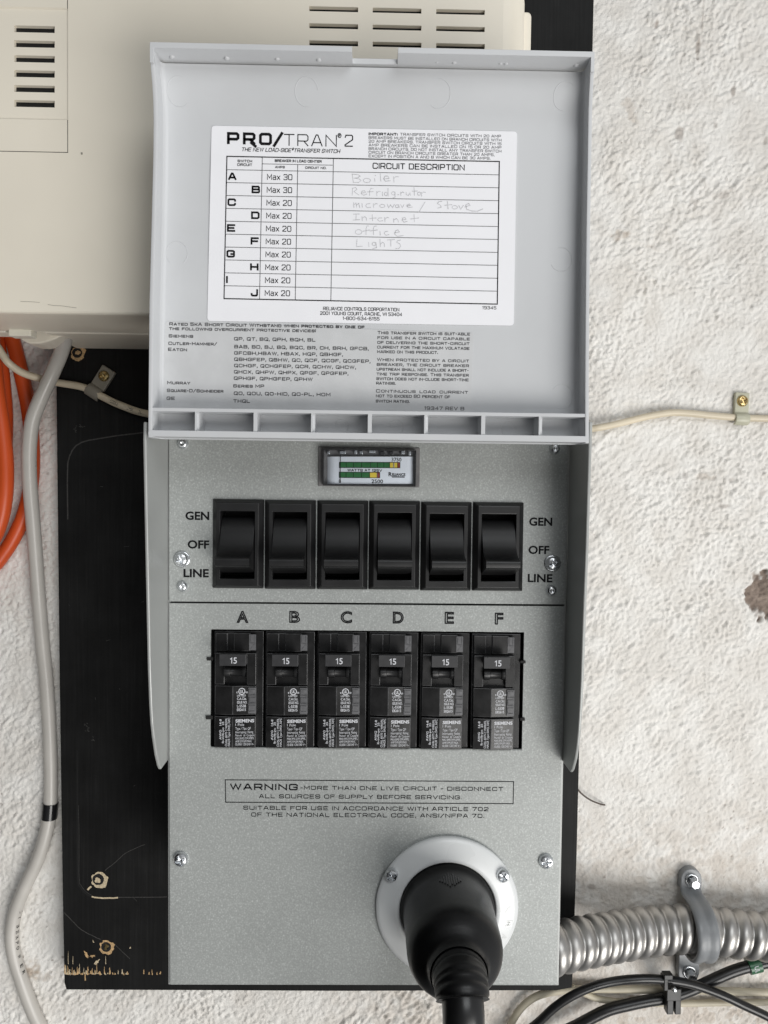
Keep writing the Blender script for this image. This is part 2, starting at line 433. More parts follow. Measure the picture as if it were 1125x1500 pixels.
# ================================================================== wall
def field(ny,nx,dx,k0,aniso=1.0,ang=0.0,seed=1,hp=0):
    rng=np.random.default_rng(seed); a=rng.standard_normal((ny,nx))
    fy=np.fft.fftfreq(ny,dx)[:,None]; fx=np.fft.rfftfreq(nx,dx)[None,:]
    u=fx*math.cos(ang)+fy*math.sin(ang); v=(-fx*math.sin(ang)+fy*math.cos(ang))*aniso
    kk=np.sqrt(u*u+v*v)
    filt=np.exp(-(kk/k0)**2)
    if hp: filt*=1-np.exp(-(kk/hp)**2)
    out=np.fft.irfft2(np.fft.rfft2(a)*filt,s=(ny,nx)); return out/out.std()
def build_wall():
    x0,x1,z0,z1,dx=-430,480,-440,430,0.85
    nx=int((x1-x0)/dx)+1; nz=int((z1-z0)/dx)+1
    nx+=nx%2; nz+=nz%2
    X=(x0+np.arange(nx)*dx)[None,:].repeat(nz,0); Z=(z0+np.arange(nz)*dx)[:,None].repeat(nx,1)
    d1=field(nz,nx,dx,.30,2.3,math.radians(-50),1,.07)
    d2=field(nz,nx,dx,.36,1.4,math.radians(-75),2,.09)
    d3=field(nz,nx,dx,.012,1,0,3)
    d4=field(nz,nx,dx,.45,1,0,4,.15)
    blend=1/(1+np.exp(-2*d3))
    h=(d1*blend+d2*(1-blend))
    e1=field(nz,nx,dx,.25,2.1,math.radians(-52),21,.05); e2=field(nz,nx,dx,.28,1.3,math.radians(-20),22,.06)
    lump=np.abs(e1*blend+e2*(1-blend))**.8
    pits=np.clip(d4-1.9,0,2)
    H=.20*h+.13*d4-.9*pits+.46*lump-.3+.13*field(nz,nx,dx,.62,1,0,16,.25)+.8*field(nz,nx,dx,.008,1,0,5)
    smoothm=np.clip(field(nz,nx,dx,.02,1,0,9)-.6,0,1)      # flatter trowelled patches
    rough=np.clip(.86+.24*field(nz,nx,dx,.016,1,0,31)+.10*field(nz,nx,dx,.06,1,0,32),.5,1.3)
    calm=np.clip((-95-Z)/90,0,1)*np.clip((X-60)/60,0,1)      # the wall is floated smoother low on the right
    H=1.45*H*rough*(1-.40*calm)*(1-.3*smoothm)+.11*field(nz,nx,dx,.55,1,0,41,.22)-.7*np.clip(field(nz,nx,dx,.40,1,0,42,.12)-1.7,0,1.5)*(.4+.6*calm)
    rngw=np.random.default_rng(77)
    wob=field(nz,nx,dx,.05,1,0,33)
    def trowel(a,b,w,amp):
        a=P(a[0],a[1],YW); b=P(b[0],b[1],YW); dx_,dz_=b.x-a.x,b.z-a.z; L2=dx_*dx_+dz_*dz_
        t=np.clip(((X-a.x)*dx_+(Z-a.z)*dz_)/L2,0,1)
        d=np.hypot(X-(a.x+t*dx_),Z-(a.z+t*dz_))+.5*wob
        return amp*np.exp(-(d/w)**2)*np.clip(4*t*(1-t),0,1)**.5
    for a,b,w,amp in (((842,984),(990,986),1.1,.7),((900,1062),(1065,1059),.6,.55),((930,1060),(985,1040),1.0,.5),((845,1128),(905,1124),.8,.4),((955,1140),(1085,1128),.8,.5),((850,640),(905,700),.9,.5),((900,60),(960,30),1.2,1.1),((1010,180),(1030,250),.8,.6),((1030,262),(1022,300),.9,.9),((870,120),(890,200),.8,.5)):
        H=H+trowel(a,b,w,amp)
    for i in range(90):                           # short float marks, mostly rising to the right
        x_,y_=rngw.uniform(845,1125),rngw.uniform(0,1000); l=rngw.uniform(12,45); a_=math.radians(rngw.normal(-58,16))
        H=H+trowel((x_,y_),(x_+l*math.cos(a_),y_+l*math.sin(a_)),rngw.uniform(.5,1.1),rngw.uniform(.2,.55)*rngw.choice((1,1,-1)))
    # stains and damage at their places
    st=np.zeros_like(H); dk=np.zeros_like(H); gr=np.zeros_like(H)
    nf=field(nz,nx,dx,.12,1,0,6); nf2=field(nz,nx,dx,.3,1,0,7)
    def spot(px,py,rx,ry,amt,arr,rot=0,edge=.35):
        c=P(px,py,YW); k=mmpp(YW)
        a=(X-c.x)/(rx*k); b=(Z-c.z)/(ry*k)
        ar=a*math.cos(rot)+b*math.sin(rot)*(ry/rx); br=b*math.cos(rot)-a*math.sin(rot)*(rx/ry)
        r=np.sqrt(ar*ar+br*br)+edge*.6*nf+edge*.3*nf2
        mk=np.clip((1.0-r)/edge,0,1)*amt
        np.maximum(arr,mk,out=arr); return mk
    mk=spot(1119,872,26,37,1.0,dk,edge=.22); H-=2.6*mk
    for a in ((1028,28,2.0,30,.6),(1022,72,3.2,22,.6),(1074,136,3,9,.55),(993,195,5,12,.5),(962,34,4,6,.7),(1058,285,14,8,.30),(1018,296,9,6,.3),(1122,205,4,9,.45),
              (990,392,4,4,.5),(1004,698,6,6,.25),(1117,722,8,10,.3),(848,955,6,7,.5),(868,1300,8,4,.5),(885,1285,4,4,.6),(1066,640,6,5,.12),(1060,742,7,3,.4),(1070,703,6,4,.35),(915,850,4,3,.45),(1048,185,3,4,.4)):
        spot(a[0],a[1],a[2],a[3],a[4],dk,edge=.6)
    for a in ((922,165,9,22,.33),(897,345,17,7,.5),(952,362,9,6,.3),(45,1422,14,11,.75),(70,1427,16,8,.4),(30,1408,5,6,.6),(1022,1345,60,30,.12),(700,1480,60,30,.2),(900,1480,80,28,.45),(900,1300,30,60,.25),(1040,1265,40,18,.35),(830,1440,40,26,.5),(1000,1490,140,20,.55),(40,870,40,70,.10),(1032,700,10,8,.3)):
        spot(a[0],a[1],a[2],a[3],a[4],st,edge=.8)
    mk=spot(958,27,9,7,.6,gr,edge=.4); H+=2.2*mk
    mk=spot(1031,268,4,9,.5,gr,rot=.4,edge=.4); H+=1.8*mk
    speck=np.clip(field(nz,nx,dx,.32,1,0,8,.1)-2.65+.35*np.clip((-150-Z)/60,0,1),0,1)
    dens=np.clip(field(nz,nx,dx,.01,1,0,10)*.4+.5,0,1)
    dk=np.maximum(dk,np.clip(speck*2.0,0,.7)*dens)
    low=np.clip((-190-Z)/60,0,1)*np.clip((X+60)/100,0,1)
    st=np.maximum(st,.34*low*np.clip(.6+.4*nf,0,1))
    mot=np.clip(.5+.22*field(nz,nx,dx,.05,1,0,12),0,1)
    me=bpy.data.meshes.new('wall')
    co=np.stack([X,np.full_like(X,YW)-H,Z],-1).reshape(-1,3)/1000
    idx=np.arange(nx*nz).reshape(nz,nx)
    q=np.stack([idx[:-1,:-1],idx[:-1,1:],idx[1:,1:],idx[1:,:-1]],-1).reshape(-1,4)
    me.vertices.add(len(co)); me.vertices.foreach_set('co',co.astype(np.float32).ravel())
    me.loops.add(q.size); me.loops.foreach_set('vertex_index',q.astype(np.int32).ravel())
    me.polygons.add(len(q)); me.polygons.foreach_set('loop_start',(np.arange(len(q))*4).astype(np.int32))
    me.update(calc_edges=True)
    me.polygons.foreach_set('use_smooth',np.ones(len(q),bool))
    ca=me.color_attributes.new('marks','FLOAT_COLOR','POINT')
    ca.data.foreach_set('color',np.stack([st,dk,mot,np.ones_like(st)],-1).astype(np.float32).ravel())
    m,nt,b=nodes('rough_white_stucco')
    at=new(nt,'ShaderNodeVertexColor',layer_name='marks'); sp=new(nt,'ShaderNodeSeparateColor')
    nt.links.new(at.outputs[0],sp.inputs[0])
    r0=ramp(nt,sp.outputs[2],[(.2,(.755,.725,.680)),(.8,(.835,.815,.778))])
    mx=new(nt,'ShaderNodeMix',data_type='RGBA'); mx.inputs['B'].default_value=(.40,.315,.235,1)
    nt.links.new(sp.outputs[0],mx.inputs['Factor']); nt.links.new(r0.outputs[0],mx.inputs['A'])
    mx2=new(nt,'ShaderNodeMix',data_type='RGBA'); rb=noise_node(nt,160,4,.65); rc=ramp(nt,rb.outputs['Fac'],[(.3,(.13,.095,.075)),(.7,(.32,.255,.21))]); nt.links.new(rc.outputs[0],mx2.inputs['B'])
    nt.links.new(sp.outputs[1],mx2.inputs['Factor']); nt.links.new(mx.outputs['Result'],mx2.inputs['A'])
    nt.links.new(mx2.outputs['Result'],b.inputs['Base Color'])
    b.inputs['Roughness'].default_value=.72
    n=noise_node(nt,750,4,.65); bump(nt,b,n.outputs['Fac'],.75,.0009)
    me.materials.append(m)
    o=bpy.data.objects.new('wall',me); col.objects.link(o); o['kind']='structure'
    o['label']='rough white stucco wall with brown stains behind everything'
    return o
build_wall()

# ================================================================== board
def board_material():
    m,nt,b=nodes('brushed_black_board_paint')
    n=noise_node(nt,1,4,.6,stretch=(700,700,18)); n2=noise_node(nt,30,4)
    r=ramp(nt,n.outputs['Fac'],[(.35,.0065),(.62,.010),(.8,.018)])
    r2=ramp(nt,n2.outputs['Fac'],[(.35,.75),(.75,1.7)])
    mx=new(nt,'ShaderNodeMix',data_type='RGBA',blend_type='MULTIPLY'); mx.inputs['Factor'].default_value=1
    nt.links.new(r.outputs[0],mx.inputs['A']); nt.links.new(r2.outputs[0],mx.inputs['B'])
    nt.links.new(mx.outputs['Result'],b.inputs['Base Color'])
    b.inputs['Roughness'].default_value=.6; b.inputs['Specular IOR Level'].default_value=.18
    bump(nt,b,n.outputs['Fac'],.25,.0003)
    return m
M['board']=board_material()
base=P(480,1450,YB)
board=thing('backboard',base,'black painted plywood board on the stucco wall behind the grey panel','board')
mb=MB()
pts=[P(72,-90,YB),P(80,300,YB),P(82.6,600,YB),P(87,1000,YB),P(91.2,1290,YB),P(94,1440,YB),P(97,1450,YB),P(500,1452,YB),P(815,1451,YB),P(838,1447,YB),P(839.5,1420,YB),P(845,1250,YB),P(848,1130,YB),P(868.6,60,YB),P(872,-90,YB)]
mb.prism([(p.x,p.z) for p in pts],YB,YW-.5)
mb.obj('panel',M['board'],board,.5,2,base)
yb=YB-.12
def mark(name,mat,*lines):
    m_=MB()
    for pts,w,dy in lines:
        q=smooth_path([Vector((a,b2,0)) for a,b2 in pts],5)
        pxline(m_,[(p.x+random.uniform(-.25,.25),p.y+random.uniform(-.25,.25)) for p in q],w,yb-dy,0)
    m_.obj(name,mat,board,base=base)
mark('groove',M['groove'],([(113,1100),(113.5,1230),(114,1288),(118,1300),(126,1309),(133,1313)],1.8,0))  # groove drawn as a flat dark line on the board
mark('groove_edge',M['scuff'],([(115.2,1180),(115.6,1230),(116,1287),(119.6,1298),(127,1307),(134,1311)],.6,.02))  # thin paler line drawn along the groove
mark('groove',M['scuff'],([(172,1314.5),(244,1314)],1.2,0))
mark('groove',M['scuff'],([(99,760),(99,690),(101,672),(106,660),(113,652),(126,646),(160,640),(214,633)],1.9,.05))
mark('scratch',M['scuff'],([(154,1275),(170,1262),(185,1249),(212,1237)],1.0,.0))
mark('scratch',M['scuff'],([(93,1336),(104,1347),(117,1360),(132,1369),(147,1376)],1.1,.0))
mark('scratch',M['scuff'],([(168,1383),(180,1395),(190,1404)],.9,.0))
for i in range(10):                           # fine handling scratches
    x=random.uniform(100,235); y=random.uniform(700,1400); l=random.uniform(2,9); a=random.uniform(0,PI)
    mark('scratch',M['scuff'],([(x,y),(x+l*math.cos(a),y+l*math.sin(a))],random.uniform(.4,.8),random.uniform(0,.04)))
for x,y in ((126,1063),(136,1084),(128,1070),(118,625),(109,628)):
    m_=MB()
    for i in range(7):
        a=random.uniform(0,2*PI); d=random.uniform(0,5)
        pxline(m_,[(x+d*math.cos(a),y+d*math.sin(a)),(x+d*math.cos(a)+1.5,y+d*math.sin(a)+.7)],.8,yb-.06-.005*i,0)
    m_.obj('paint_scuff',M['scuff'],board,base=base)
mb=MB()   # splintered bare wood near the lower edge
k=mmpp(YB)
def splinter(x,y0,y1,w,mat,yy):
    a=P(x,y0,YB); c=P(x,y1,YB); w*=k
    h=a.z-c.z
    vs=[]
    n=5
    L=[];Rr=[]
    for i in range(n+1):
        t=i/n; j=random.uniform(-.25,.25)*w
        ww=w*(.25+.75*(1-t)**.6)*random.uniform(.7,1.2)
        z=c.z+h*t
        L.append(Vector((a.x+j-ww/2,yy,z))); Rr.append(Vector((a.x+j+ww/2,yy,z)))
    mb.add(L+Rr,[(n+1+i,n+2+i,i+1,i) for i in range(n)],mat)
x=95.5
while x<237:
    dens=1 if x<148 else (.85 if x<190 else .4)
    if random.random()<dens:
        top=1427-random.choice((3,5,6,9,13,18,9))*(1 if x<145 else .5)*random.uniform(.5,1.3)
        splinter(x,top,1427+random.uniform(-1,1.2),random.uniform(1.2,2.8),0 if random.random()<.7 else 1,yb-.02-random.uniform(0,.05))
    x+=random.uniform(.9,2.3) if x<148 else random.uniform(1.5,4.5)
splinter(100,1393,1412,.8,1,yb-.1); splinter(107,1400,1412,.9,1,yb-.1); splinter(125,1424,1436,2,0,yb-.1); splinter(155,1400,1412,1,1,yb-.1)
mb.obj('chipped_paint',[M['wood'],M['palewood']],board,base=base)
mb=MB()
def blob(px,py,rx,ry,mat,yy,n=14,rot=0):
    pts=[]
    for i in range(n):
        t=2*PI*i/n; q=random.uniform(.35,1.2)
        a,b_=rx*q*math.cos(t),ry*q*math.sin(t)
        p=P(px+a*math.cos(rot)-b_*math.sin(rot),py-(a*math.sin(rot)+b_*math.cos(rot)),YB); pts.append(Vector((p.x,yy,p.z)))
    mb.flat(pts,mat)
for bl in ((127,1398,7,2.6,0,-.8),(136,1400,5,3,0,0),(142,1409,6,2.2,1,.9),(137,1379,1,3,1,.5),(191,1388,1.2,1.6,1,0)):
    mb=MB(); blob(bl[0],bl[1],bl[2],bl[3],bl[4],yb-.1-random.uniform(0,.03),rot=bl[5]); mb.obj('torn_veneer',[M['wood'],M['palewood']],board,base=base)
mb=MB(); pxline(mb,[(135,1313.5),(139,1314.6),(144,1315),(151,1315.7),(158,1315.4),(166,1315.6),(172,1315)],2.2,yb-.1,1); mb.obj('torn_veneer',[M['wood'],M['palewood']],board,base=base)
mb=MB(); pxline(mb,[(129,1303),(131,1300.5),(133,1299)],2.6,yb-.1,1); mb.obj('torn_veneer',[M['wood'],M['palewood']],board,base=base)
def sunk_screw(px,py,rpx,ringmat,headmat):
    c=P(px,py,YB); r=rpx*k
    m_=MB()
    n=44
    vi=[];vo=[]
    for i in range(n):
        t=2*PI*i/n
        wob=noise.noise(Vector((math.cos(t)*1.6+px,math.sin(t)*1.6,py*.37)))
        wob2=noise.noise(Vector((math.cos(t)*5+px,math.sin(t)*5,py*.37)))
        qi=r*(.60+.05*wob2)
        q=max(qi+.04*r,r*(.86+.30*wob+.12*wob2+.10*math.cos(t+.3)))
        vi.append(c+Vector((math.cos(t)*qi,-.15,math.sin(t)*qi)))
        vo.append(c+Vector((math.cos(t)*q,-.15,math.sin(t)*q)))
    m_.add(vi+vo,[(i,(i+1)%n,n+(i+1)%n,n+i) for i in range(n)],0)
    m_.lathe(c,[(.12,r*.70),(.14,r*.3)],n,1)
    for i in range(9):
        t=random.uniform(0,2*PI); d=r*random.uniform(0,.28); q=r*random.uniform(.10,.2)
        m_.lathe(c+Vector((d*math.cos(t),0,d*math.sin(t))),[(.16,q),(.3+.02*i,q*.9),(.34+.02*i,.001)],7,2,smooth=False,a0=t)
    m_.obj('screw',[ringmat,M['hollow'],headmat],board,base=base)
sunk_screw(144,1288,14,M['palewood'],M['palewood']); sunk_screw(155.5,1387,12.5,M['wood'],M['brass'])
sunk_screw(113,517,12,M['wood'],M['wood'])

# ================================================================== beige box
bx=P(350,456,YD)
dev=thing('equipment_box',Vector((bx.x,YB,bx.z)),'beige plastic equipment box with vent slots, partly behind the raised grey lid','equipment box')
dbase=Vector((bx.x,YB,bx.z))
def dp(px,py,Y=YD): p=P(px,py,Y); return p.x,p.z
xL=P(-90,300,YD).x; xR=dp(737,30)[0]; zB=dp(110,456)[1]; zT=P(600,-110,YD).z
# access cover opening and vent slots, as world rectangles
cx1=dp(98.5,120)[0]; cz0=dp(60,222)[1]
slots=[]
for i in range(6):
    y=35.5+21.9*i
    a=P(19.5,y,YD); c=P(79,y+11.2,YD); slots.append((a.x,c.x,c.z,a.z))
vents=[]
for r_ in range(-4,3):
    for cidx,(xa_,xb_) in enumerate(((453,524.5),(546,617.2),(639,710))):
        y=34+25*r_+2.05*cidx
        y={1:34,2:59.5,0:9.5}.get(r_+1,34+25*r_)+2.1*cidx if False else y
        a=P(xa_,y,YD); c=P(xb_,y+8.8,YD); vents.append((a.x,c.x,c.z,a.z))
def plate(mb,x0,x1,z0,z1,holes,y,depth,mat=0):
    xs=sorted({x0,x1,*[h[0] for h in holes],*[h[1] for h in holes]}); zs=sorted({z0,z1,*[h[2] for h in holes],*[h[3] for h in holes]})
    xs=[x for x in xs if x0<=x<=x1]; zs=[z for z in zs if z0<=z<=z1]
    ix={}; vs=[]; fs=[]
    def vid(i,j):
        if (i,j) not in ix: ix[(i,j)]=len(vs); vs.append((xs[i],y,zs[j]))
        return ix[(i,j)]
    for i in range(len(xs)-1):
        for j in range(len(zs)-1):
            mx_,mz=(xs[i]+xs[i+1])/2,(zs[j]+zs[j+1])/2
            if any(h[0]<mx_<h[1] and h[2]<mz<h[3] for h in holes): continue
            fs.append((vid(i,j),vid(i+1,j),vid(i+1,j+1),vid(i,j+1)))
    mb.add(vs,fs,mat)
    for h in holes:
        a,b_,c,d=h
        v=[(a,y,c),(b_,y,c),(b_,y,d),(a,y,d),(a,y+depth,c),(b_,y+depth,c),(b_,y+depth,d),(a,y+depth,d)]
        mb.add(v,[(0,4,5,1),(1,5,6,2),(2,6,7,3),(3,7,4,0)],mat)
mb=MB()
xlo=xL
plate(mb,xlo,xR,zB,zT,[(xlo+20,cx1+.35,cz0-.35,zT-30)]+vents,YD,2.6)
# rounded right shoulder, underside and back skirts
xr2=dp(767,60,YD+11)[0]; n=8; prof=[]
for i in range(n+1):
    t=PI/2*i/n; prof.append((xR+(xr2-xR)*math.sin(t), YD+11*(1-math.cos(t))))
prof.append((xr2,YB-22))
ztop_r=dp(752,-2)[1]
vs=[];fs=[]
for i,(x,y) in enumerate(prof): vs+= [(x,y,zB),(x,y,ztop_r+8-(10*(i/len(prof))**2))]
mb.add(vs,[(2*i,2*i+2,2*i+3,2*i+1) for i in range(len(prof)-1)],0,True)
zr=[(ztop_r+8-(10*(i/len(prof))**2)) for i in range(len(prof))]
# underside with soft front edge
zb2=dp(110,458)[1]
under=[(YD,zB),(YD+.5,zB-.7),(YD+1.6,zB-1.2),(YD+45,zB-1.6)]
for i in range(len(under)-1):
    (ya,za),(yb_,zb_)=under[i],under[i+1]
    mb.add([(xlo,ya,za),(xr2,ya,za),(xr2,yb_,zb_),(xlo,yb_,zb_)],[(0,3,2,1)],0,True)
mb.obj('shell',M['device'],dev,base=dbase)
mb=MB()   # rear half of the case, a step wider, with cable mouth
z1=zB-2.2
mb.box(P(112,500,YB).x,xr2-3,YD+46,YB-.3,z1,zr[-1]-2)
mb.prism([(a,b2) for a,b2 in rrect(xr2-30,dp(778,60,21)[0],zB+6,dp(772,17,21)[1],2.2,4)],21,YB-.3)
mb.box(xlo,P(8,480,55).x,YD+46,YD+60,z1,z1+20)
mb.obj('rear_case',M['device'],dev,.8,2,dbase)
mb=MB()
mb.box(xlo+3,xR-2,YD+3.2,YD+9,zB+3,zT-2)
mb.obj('vent_void',M['hollow'],dev,base=dbase)  # black slab painted in for the unlit inside behind the slots
mb=MB()   # cover over the terminals, three levels
zc1=dp(60,175)[1]; zc2=dp(60,173.5)[1]; zc3=dp(60,12.5)[1]; zc4=dp(60,10.5)[1]
plate(mb,xlo+20,cx1,cz0,zc1,[],YD+.05,2.5); plate(mb,xlo+20,cx1,zc2,zc3,slots,YD+.9,2.6); plate(mb,xlo+20,cx1,zc4,zT-30,[],YD+.05,2.5)
for za,zb_ in ((zc1,zc2),(zc3,zc4)):
    mb.add([(xlo+20,YD+.05 if za==zc1 else YD+.9,za),(cx1,YD+.05 if za==zc1 else YD+.9,za),(cx1,YD+.9 if za==zc1 else YD+.05,zb_),(xlo+20,YD+.9 if za==zc1 else YD+.05,zb_)],[(0,1,2,3)],0)
mb.obj('access_cover',M['device'],dev,base=dbase)
mb=MB()
Yt=50
a=P(12,479,Yt); c=P(45,492.5,Yt)
mb.box(a.x,c.x,Yt,Yt+8,c.z,a.z+1); mb.obj('latch_tab',M['device_lt'],dev,.5,2,dbase)
mb=MB()   # moulded cable mouth hanging under the case
pp_=[P(*q,62) for q in ((95,474),(93,492),(88,493),(80,497),(68,501),(55,503.5),(42,503),(32,498),(24,490),(16,482),(10,474))]
mb.prism([(q.x,q.z) for q in pp_][::-1],62,80)
mb.obj('cable_mouth',M['device'],dev,.8,2,dbase)
mb=MB()   # hairline scuffs on the face
for pts in ([(30,441.5),(45,442),(58,443)],[(70,446),(78,447.5),(90,448),(112,451)],[(119.6,224),(119.8,225.5)]):
    mb=MB(); pxline(mb,pts,.5 if pts[0][0]!=119.6 else 2.6,YD-.08,0)
    mb.obj('scuff_mark',M['clipgrey'],dev,base=dbase)

# ================================================================== transfer switch
sw0=P(532,1443,0)
sbase=Vector((sw0.x,YB,sw0.z))
sw=thing('transfer_switch',sbase,'silver grey transfer switch panel with raised lid, black rockers and breakers','electrical panel')
def sobj(mb,name,mats,bevel=0,seg=2,parent=None,angle=30): return mb.obj(name,mats,parent or sw,bevel,seg,sbase,angle)

# cabinet: folded sheet box behind the plates
XL_t,XR_t=P(246.0,640).x-.6,P(834.2,640).x+.6
XL_b,XR_b=P(245.6,1442).x,P(819.2,1442).x
ZT=P(540,622).z; ZB_=P(532,1444.8).z
mb=MB(); t=1.4
zmid=[ZT,P(540,884).z,ZB_]
def side(xt,xb,sgn):
    o=[(xt,1.6 if False else 1.0,ZT),(xb,1.0,ZB_)]
    vs=[(xt,1.0,ZT),(xt,YB-.2,ZT),(xb,1.0,ZB_),(xb,YB-.2,ZB_)]
    vs+=[(x-sgn*t,y,z) for x,y,z in vs]
    mb.add(vs,[(0,1,3,2),(4,6,7,5),(0,2,6,4),(1,5,7,3),(0,4,5,1),(2,3,7,6)],0)
side(XL_t,XL_b,-1); side(XR_t,XR_b,1)
mb.box(XL_b,XR_b,.9,YB-.2,ZB_-.0,ZB_+1.4)
mb.box(XL_t+1.5,XR_t-1.5,1.0,YB-.2,ZT-1.4,ZT)
mb.box(XL_b+1.5,XR_b-1.5,YB-2,YB-.3,ZB_+1.5,ZT-1.5)
sobj(mb,'cabinet',M['shield'],.35)

def quad_plate(mb, corners, y0, thick, hole=None):
    """plate from four corners (tl,tr,br,bl as x,z) with an optional rectangular hole (x0,x1,z0,z1)"""
    tl,tr,br,bl=corners; o=[tl,tr,br,bl]
    if hole:
        a,b_,c,d=hole; h=[(a,d),(b_,d),(b_,c),(a,c)]
        v=[(p[0],y0,p[1]) for p in o]+[(p[0],y0,p[1]) for p in h]+[(p[0],y0+thick,p[1]) for p in o]+[(p[0],y0+thick,p[1]) for p in h]
        fs=[]
        for i in range(4):
            j=(i+1)%4
            fs+=[(i,4+i,4+j,j),(8+i,8+j,12+j,12+i),(i,j,8+j,8+i),(4+i,12+i,12+j,4+j)]
        mb.add(v,fs)
    else: mb.prism([bl,br,tr,tl],y0,y0+thick)
def xz(px,py,Y=0): p=P(px,py,Y); return (p.x,p.z)
# upper plate with switch opening
hx0,hz1=xz(316,738); hx1,hz0=xz(764,861)
mb=MB(); quad_plate(mb,[xz(246.9,618),xz(833.4,624),xz(829.4,885.6),xz(247.3,881.2)],0,1.2,(hx0,hx1,hz0,hz1))
for i in range(1,6):
    xg=P(349.4,796.4,0).x+25.42*(i-.5); mb.box(xg-.7,xg+.7,.05,1.15,hz0-.5,hz1+.5)
up=sobj(mb,'upper_panel',M['panel'],.45)
bx0,bz1=xz(309,922); bx1,bz0=xz(764.2,1097.6)
mb=MB(); quad_plate(mb,[xz(247.4,883.4),xz(827.2,888.0),xz(815.9,1444.2),xz(249,1443.2)],0,1.2,(bx0,bx1,bz0,bz1))
low=sobj(mb,'lower_panel',M['panel'],.7)
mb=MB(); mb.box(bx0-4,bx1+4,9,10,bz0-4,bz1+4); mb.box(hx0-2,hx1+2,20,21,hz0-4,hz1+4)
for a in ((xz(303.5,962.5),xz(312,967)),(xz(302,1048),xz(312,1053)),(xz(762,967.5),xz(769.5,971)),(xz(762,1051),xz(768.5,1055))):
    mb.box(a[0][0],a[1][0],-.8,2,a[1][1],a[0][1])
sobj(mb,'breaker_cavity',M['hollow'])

# side shields (the raised cheeks of the cabinet)
def shield(sgn):
    if sgn<0: st=[(215,618,246.3),(214.4,644,246.3),(216.5,760,246.1),(218.8,874,246.0),(221,980,246),(222.9,1030,246),(224.6,1060,245.9),(226.9,1081,245.9),(230.5,1106,245.9),(234,1121,245.8),(236.3,1127,245.8)]
    else: st=[(863.4,618,835.6),(862.2,655,834.6),(857.8,800,832),(854,900,829.5),(850.6,1000,827.5),(848.6,1040,826.6),(846.8,1070,826),(844.6,1092,825.5),(841.5,1112,825),(837.5,1127,824.6),(835,1131,824.5)]
    fr=[]
    for xf,yf,xb in st:
        ratio=(xf-VPX+(yf-VPY)*ROLL)/(xb-VPX+(yf-VPY)*ROLL)
        D=-CAMY/ratio; p=P(xf,yf,D+CAMY); q=P(xb,VPY+(yf-VPY)/ratio,0)
        fr.append((p.x,D+CAMY,p.z,q.x))
    m_=MB(); n=len(fr)
    v=[]
    for x,y,z,xb in fr:
        v+=[(x,y,z),(xb,0.9,z)]
    off=sgn*1.5
    v2=[(a+off,b_,c) for a,b_,c in v]
    vs=v+v2; N=2*n; fs=[]
    for i in range(n-1):
        a,b_,c,d=2*i,2*i+1,2*i+3,2*i+2
        fs+= [(a,b_,c,d),(N+a,N+d,N+c,N+b_),(a,d,N+d,N+a),(b_,N+b_,N+c,c)]
    fs+=[(0,N,N+1,1),(2*n-2,2*n-1,N+2*n-1,N+2*n-2)]
    m_.add(vs,fs)
    return sobj(m_,'side_shield',M['shield'],.5)
shield(-1); shield(1)

# ---------------------------------------------------------------- lid
stn=[ # pixel y at the rim, depth of rim, depth of panel, outer left px, outer right px
 (645,-39,-27.0),(560,-39,-27),(448,-38.4,-27),(336,-37.6,-26.8),(239,-36.9,-26.6),(187,-36.9,-27.0),(155,-37.4,-27.0),(131,-39,-28.6),(110,-41,-30.7),(95,-42,-31.8),(80,-42.6,-32.4)]
lx=[(645,217.2),(600,217.5),(448,219),(336,222),(239,224.4),(187,225),(155,224.4),(131,223),(110,221.2),(95,219.8),(80,219.6)]
rx=[(645,862.6),(600,862.3),(455,863.2),(336,864.4),(243,866),(187,866.9),(155,867.4),(131,868.4),(110,869.6),(95,870.4),(80,870.8)]
def interp(tab,y):
    tab=sorted(tab)
    if y<=tab[0][0]: return tab[0][1]
    for (a,b_),(c,d) in zip(tab,tab[1:]):
        if a<=y<=c: return b_+(d-b_)*(y-a)/(c-a)
    return tab[-1][1]
mb=MB(); T=1.55
loops=[]
for y,yr,yp in stn:
    pl=P(interp(lx,y),y-4 if y>600 else y,yr); pr=P(interp(rx,y),y+3,yr); z=P(545,y,yr).z
    a,b_=pl.x,pr.x; fr=2.3; loop=[]
    # inner: left rim -> wall -> fillet -> panel -> fillet -> right rim, then back around outside
    loop+=[(a,yr),(a+T,yr)]
    for i in range(6):
        t=PI/2*i/5; loop.append((a+T+.2+fr-fr*math.cos(t), yp-fr+fr*math.sin(t)))
    loop+=[(a+T+.2+fr+28,yp),((a+b_)/2,yp),(b_-T-.2-fr-28,yp)]
    for i in range(6):
        t=PI/2*(1-i/5); loop.append((b_-T-.2-fr+fr*math.cos(t), yp-fr+fr*math.sin(t)))
    loop+=[(b_-T,yr),(b_,yr),(b_-.1,yp-4),(b_-4.5,yp+T+.6),(a+4.5,yp+T+.6),(a+.1,yp-4)]
    loops.append([(x,yy,z) for x,yy in loop])
n=len(loops[0]); vs=[p for L in loops for p in L]
fs=[(i*n+k_,i*n+(k_+1)%n,(i+1)*n+(k_+1)%n,(i+1)*n+k_) for i in range(len(loops)-1) for k_ in range(n)]
mb.add(vs,[f for f in fs],0,True)
mb.add(loops[0],[list(range(n-1,-1,-1))]); mb.add(loops[-1],[list(range(n))])
lidw=[(L[0][0],L[-5][0]) for L in loops]
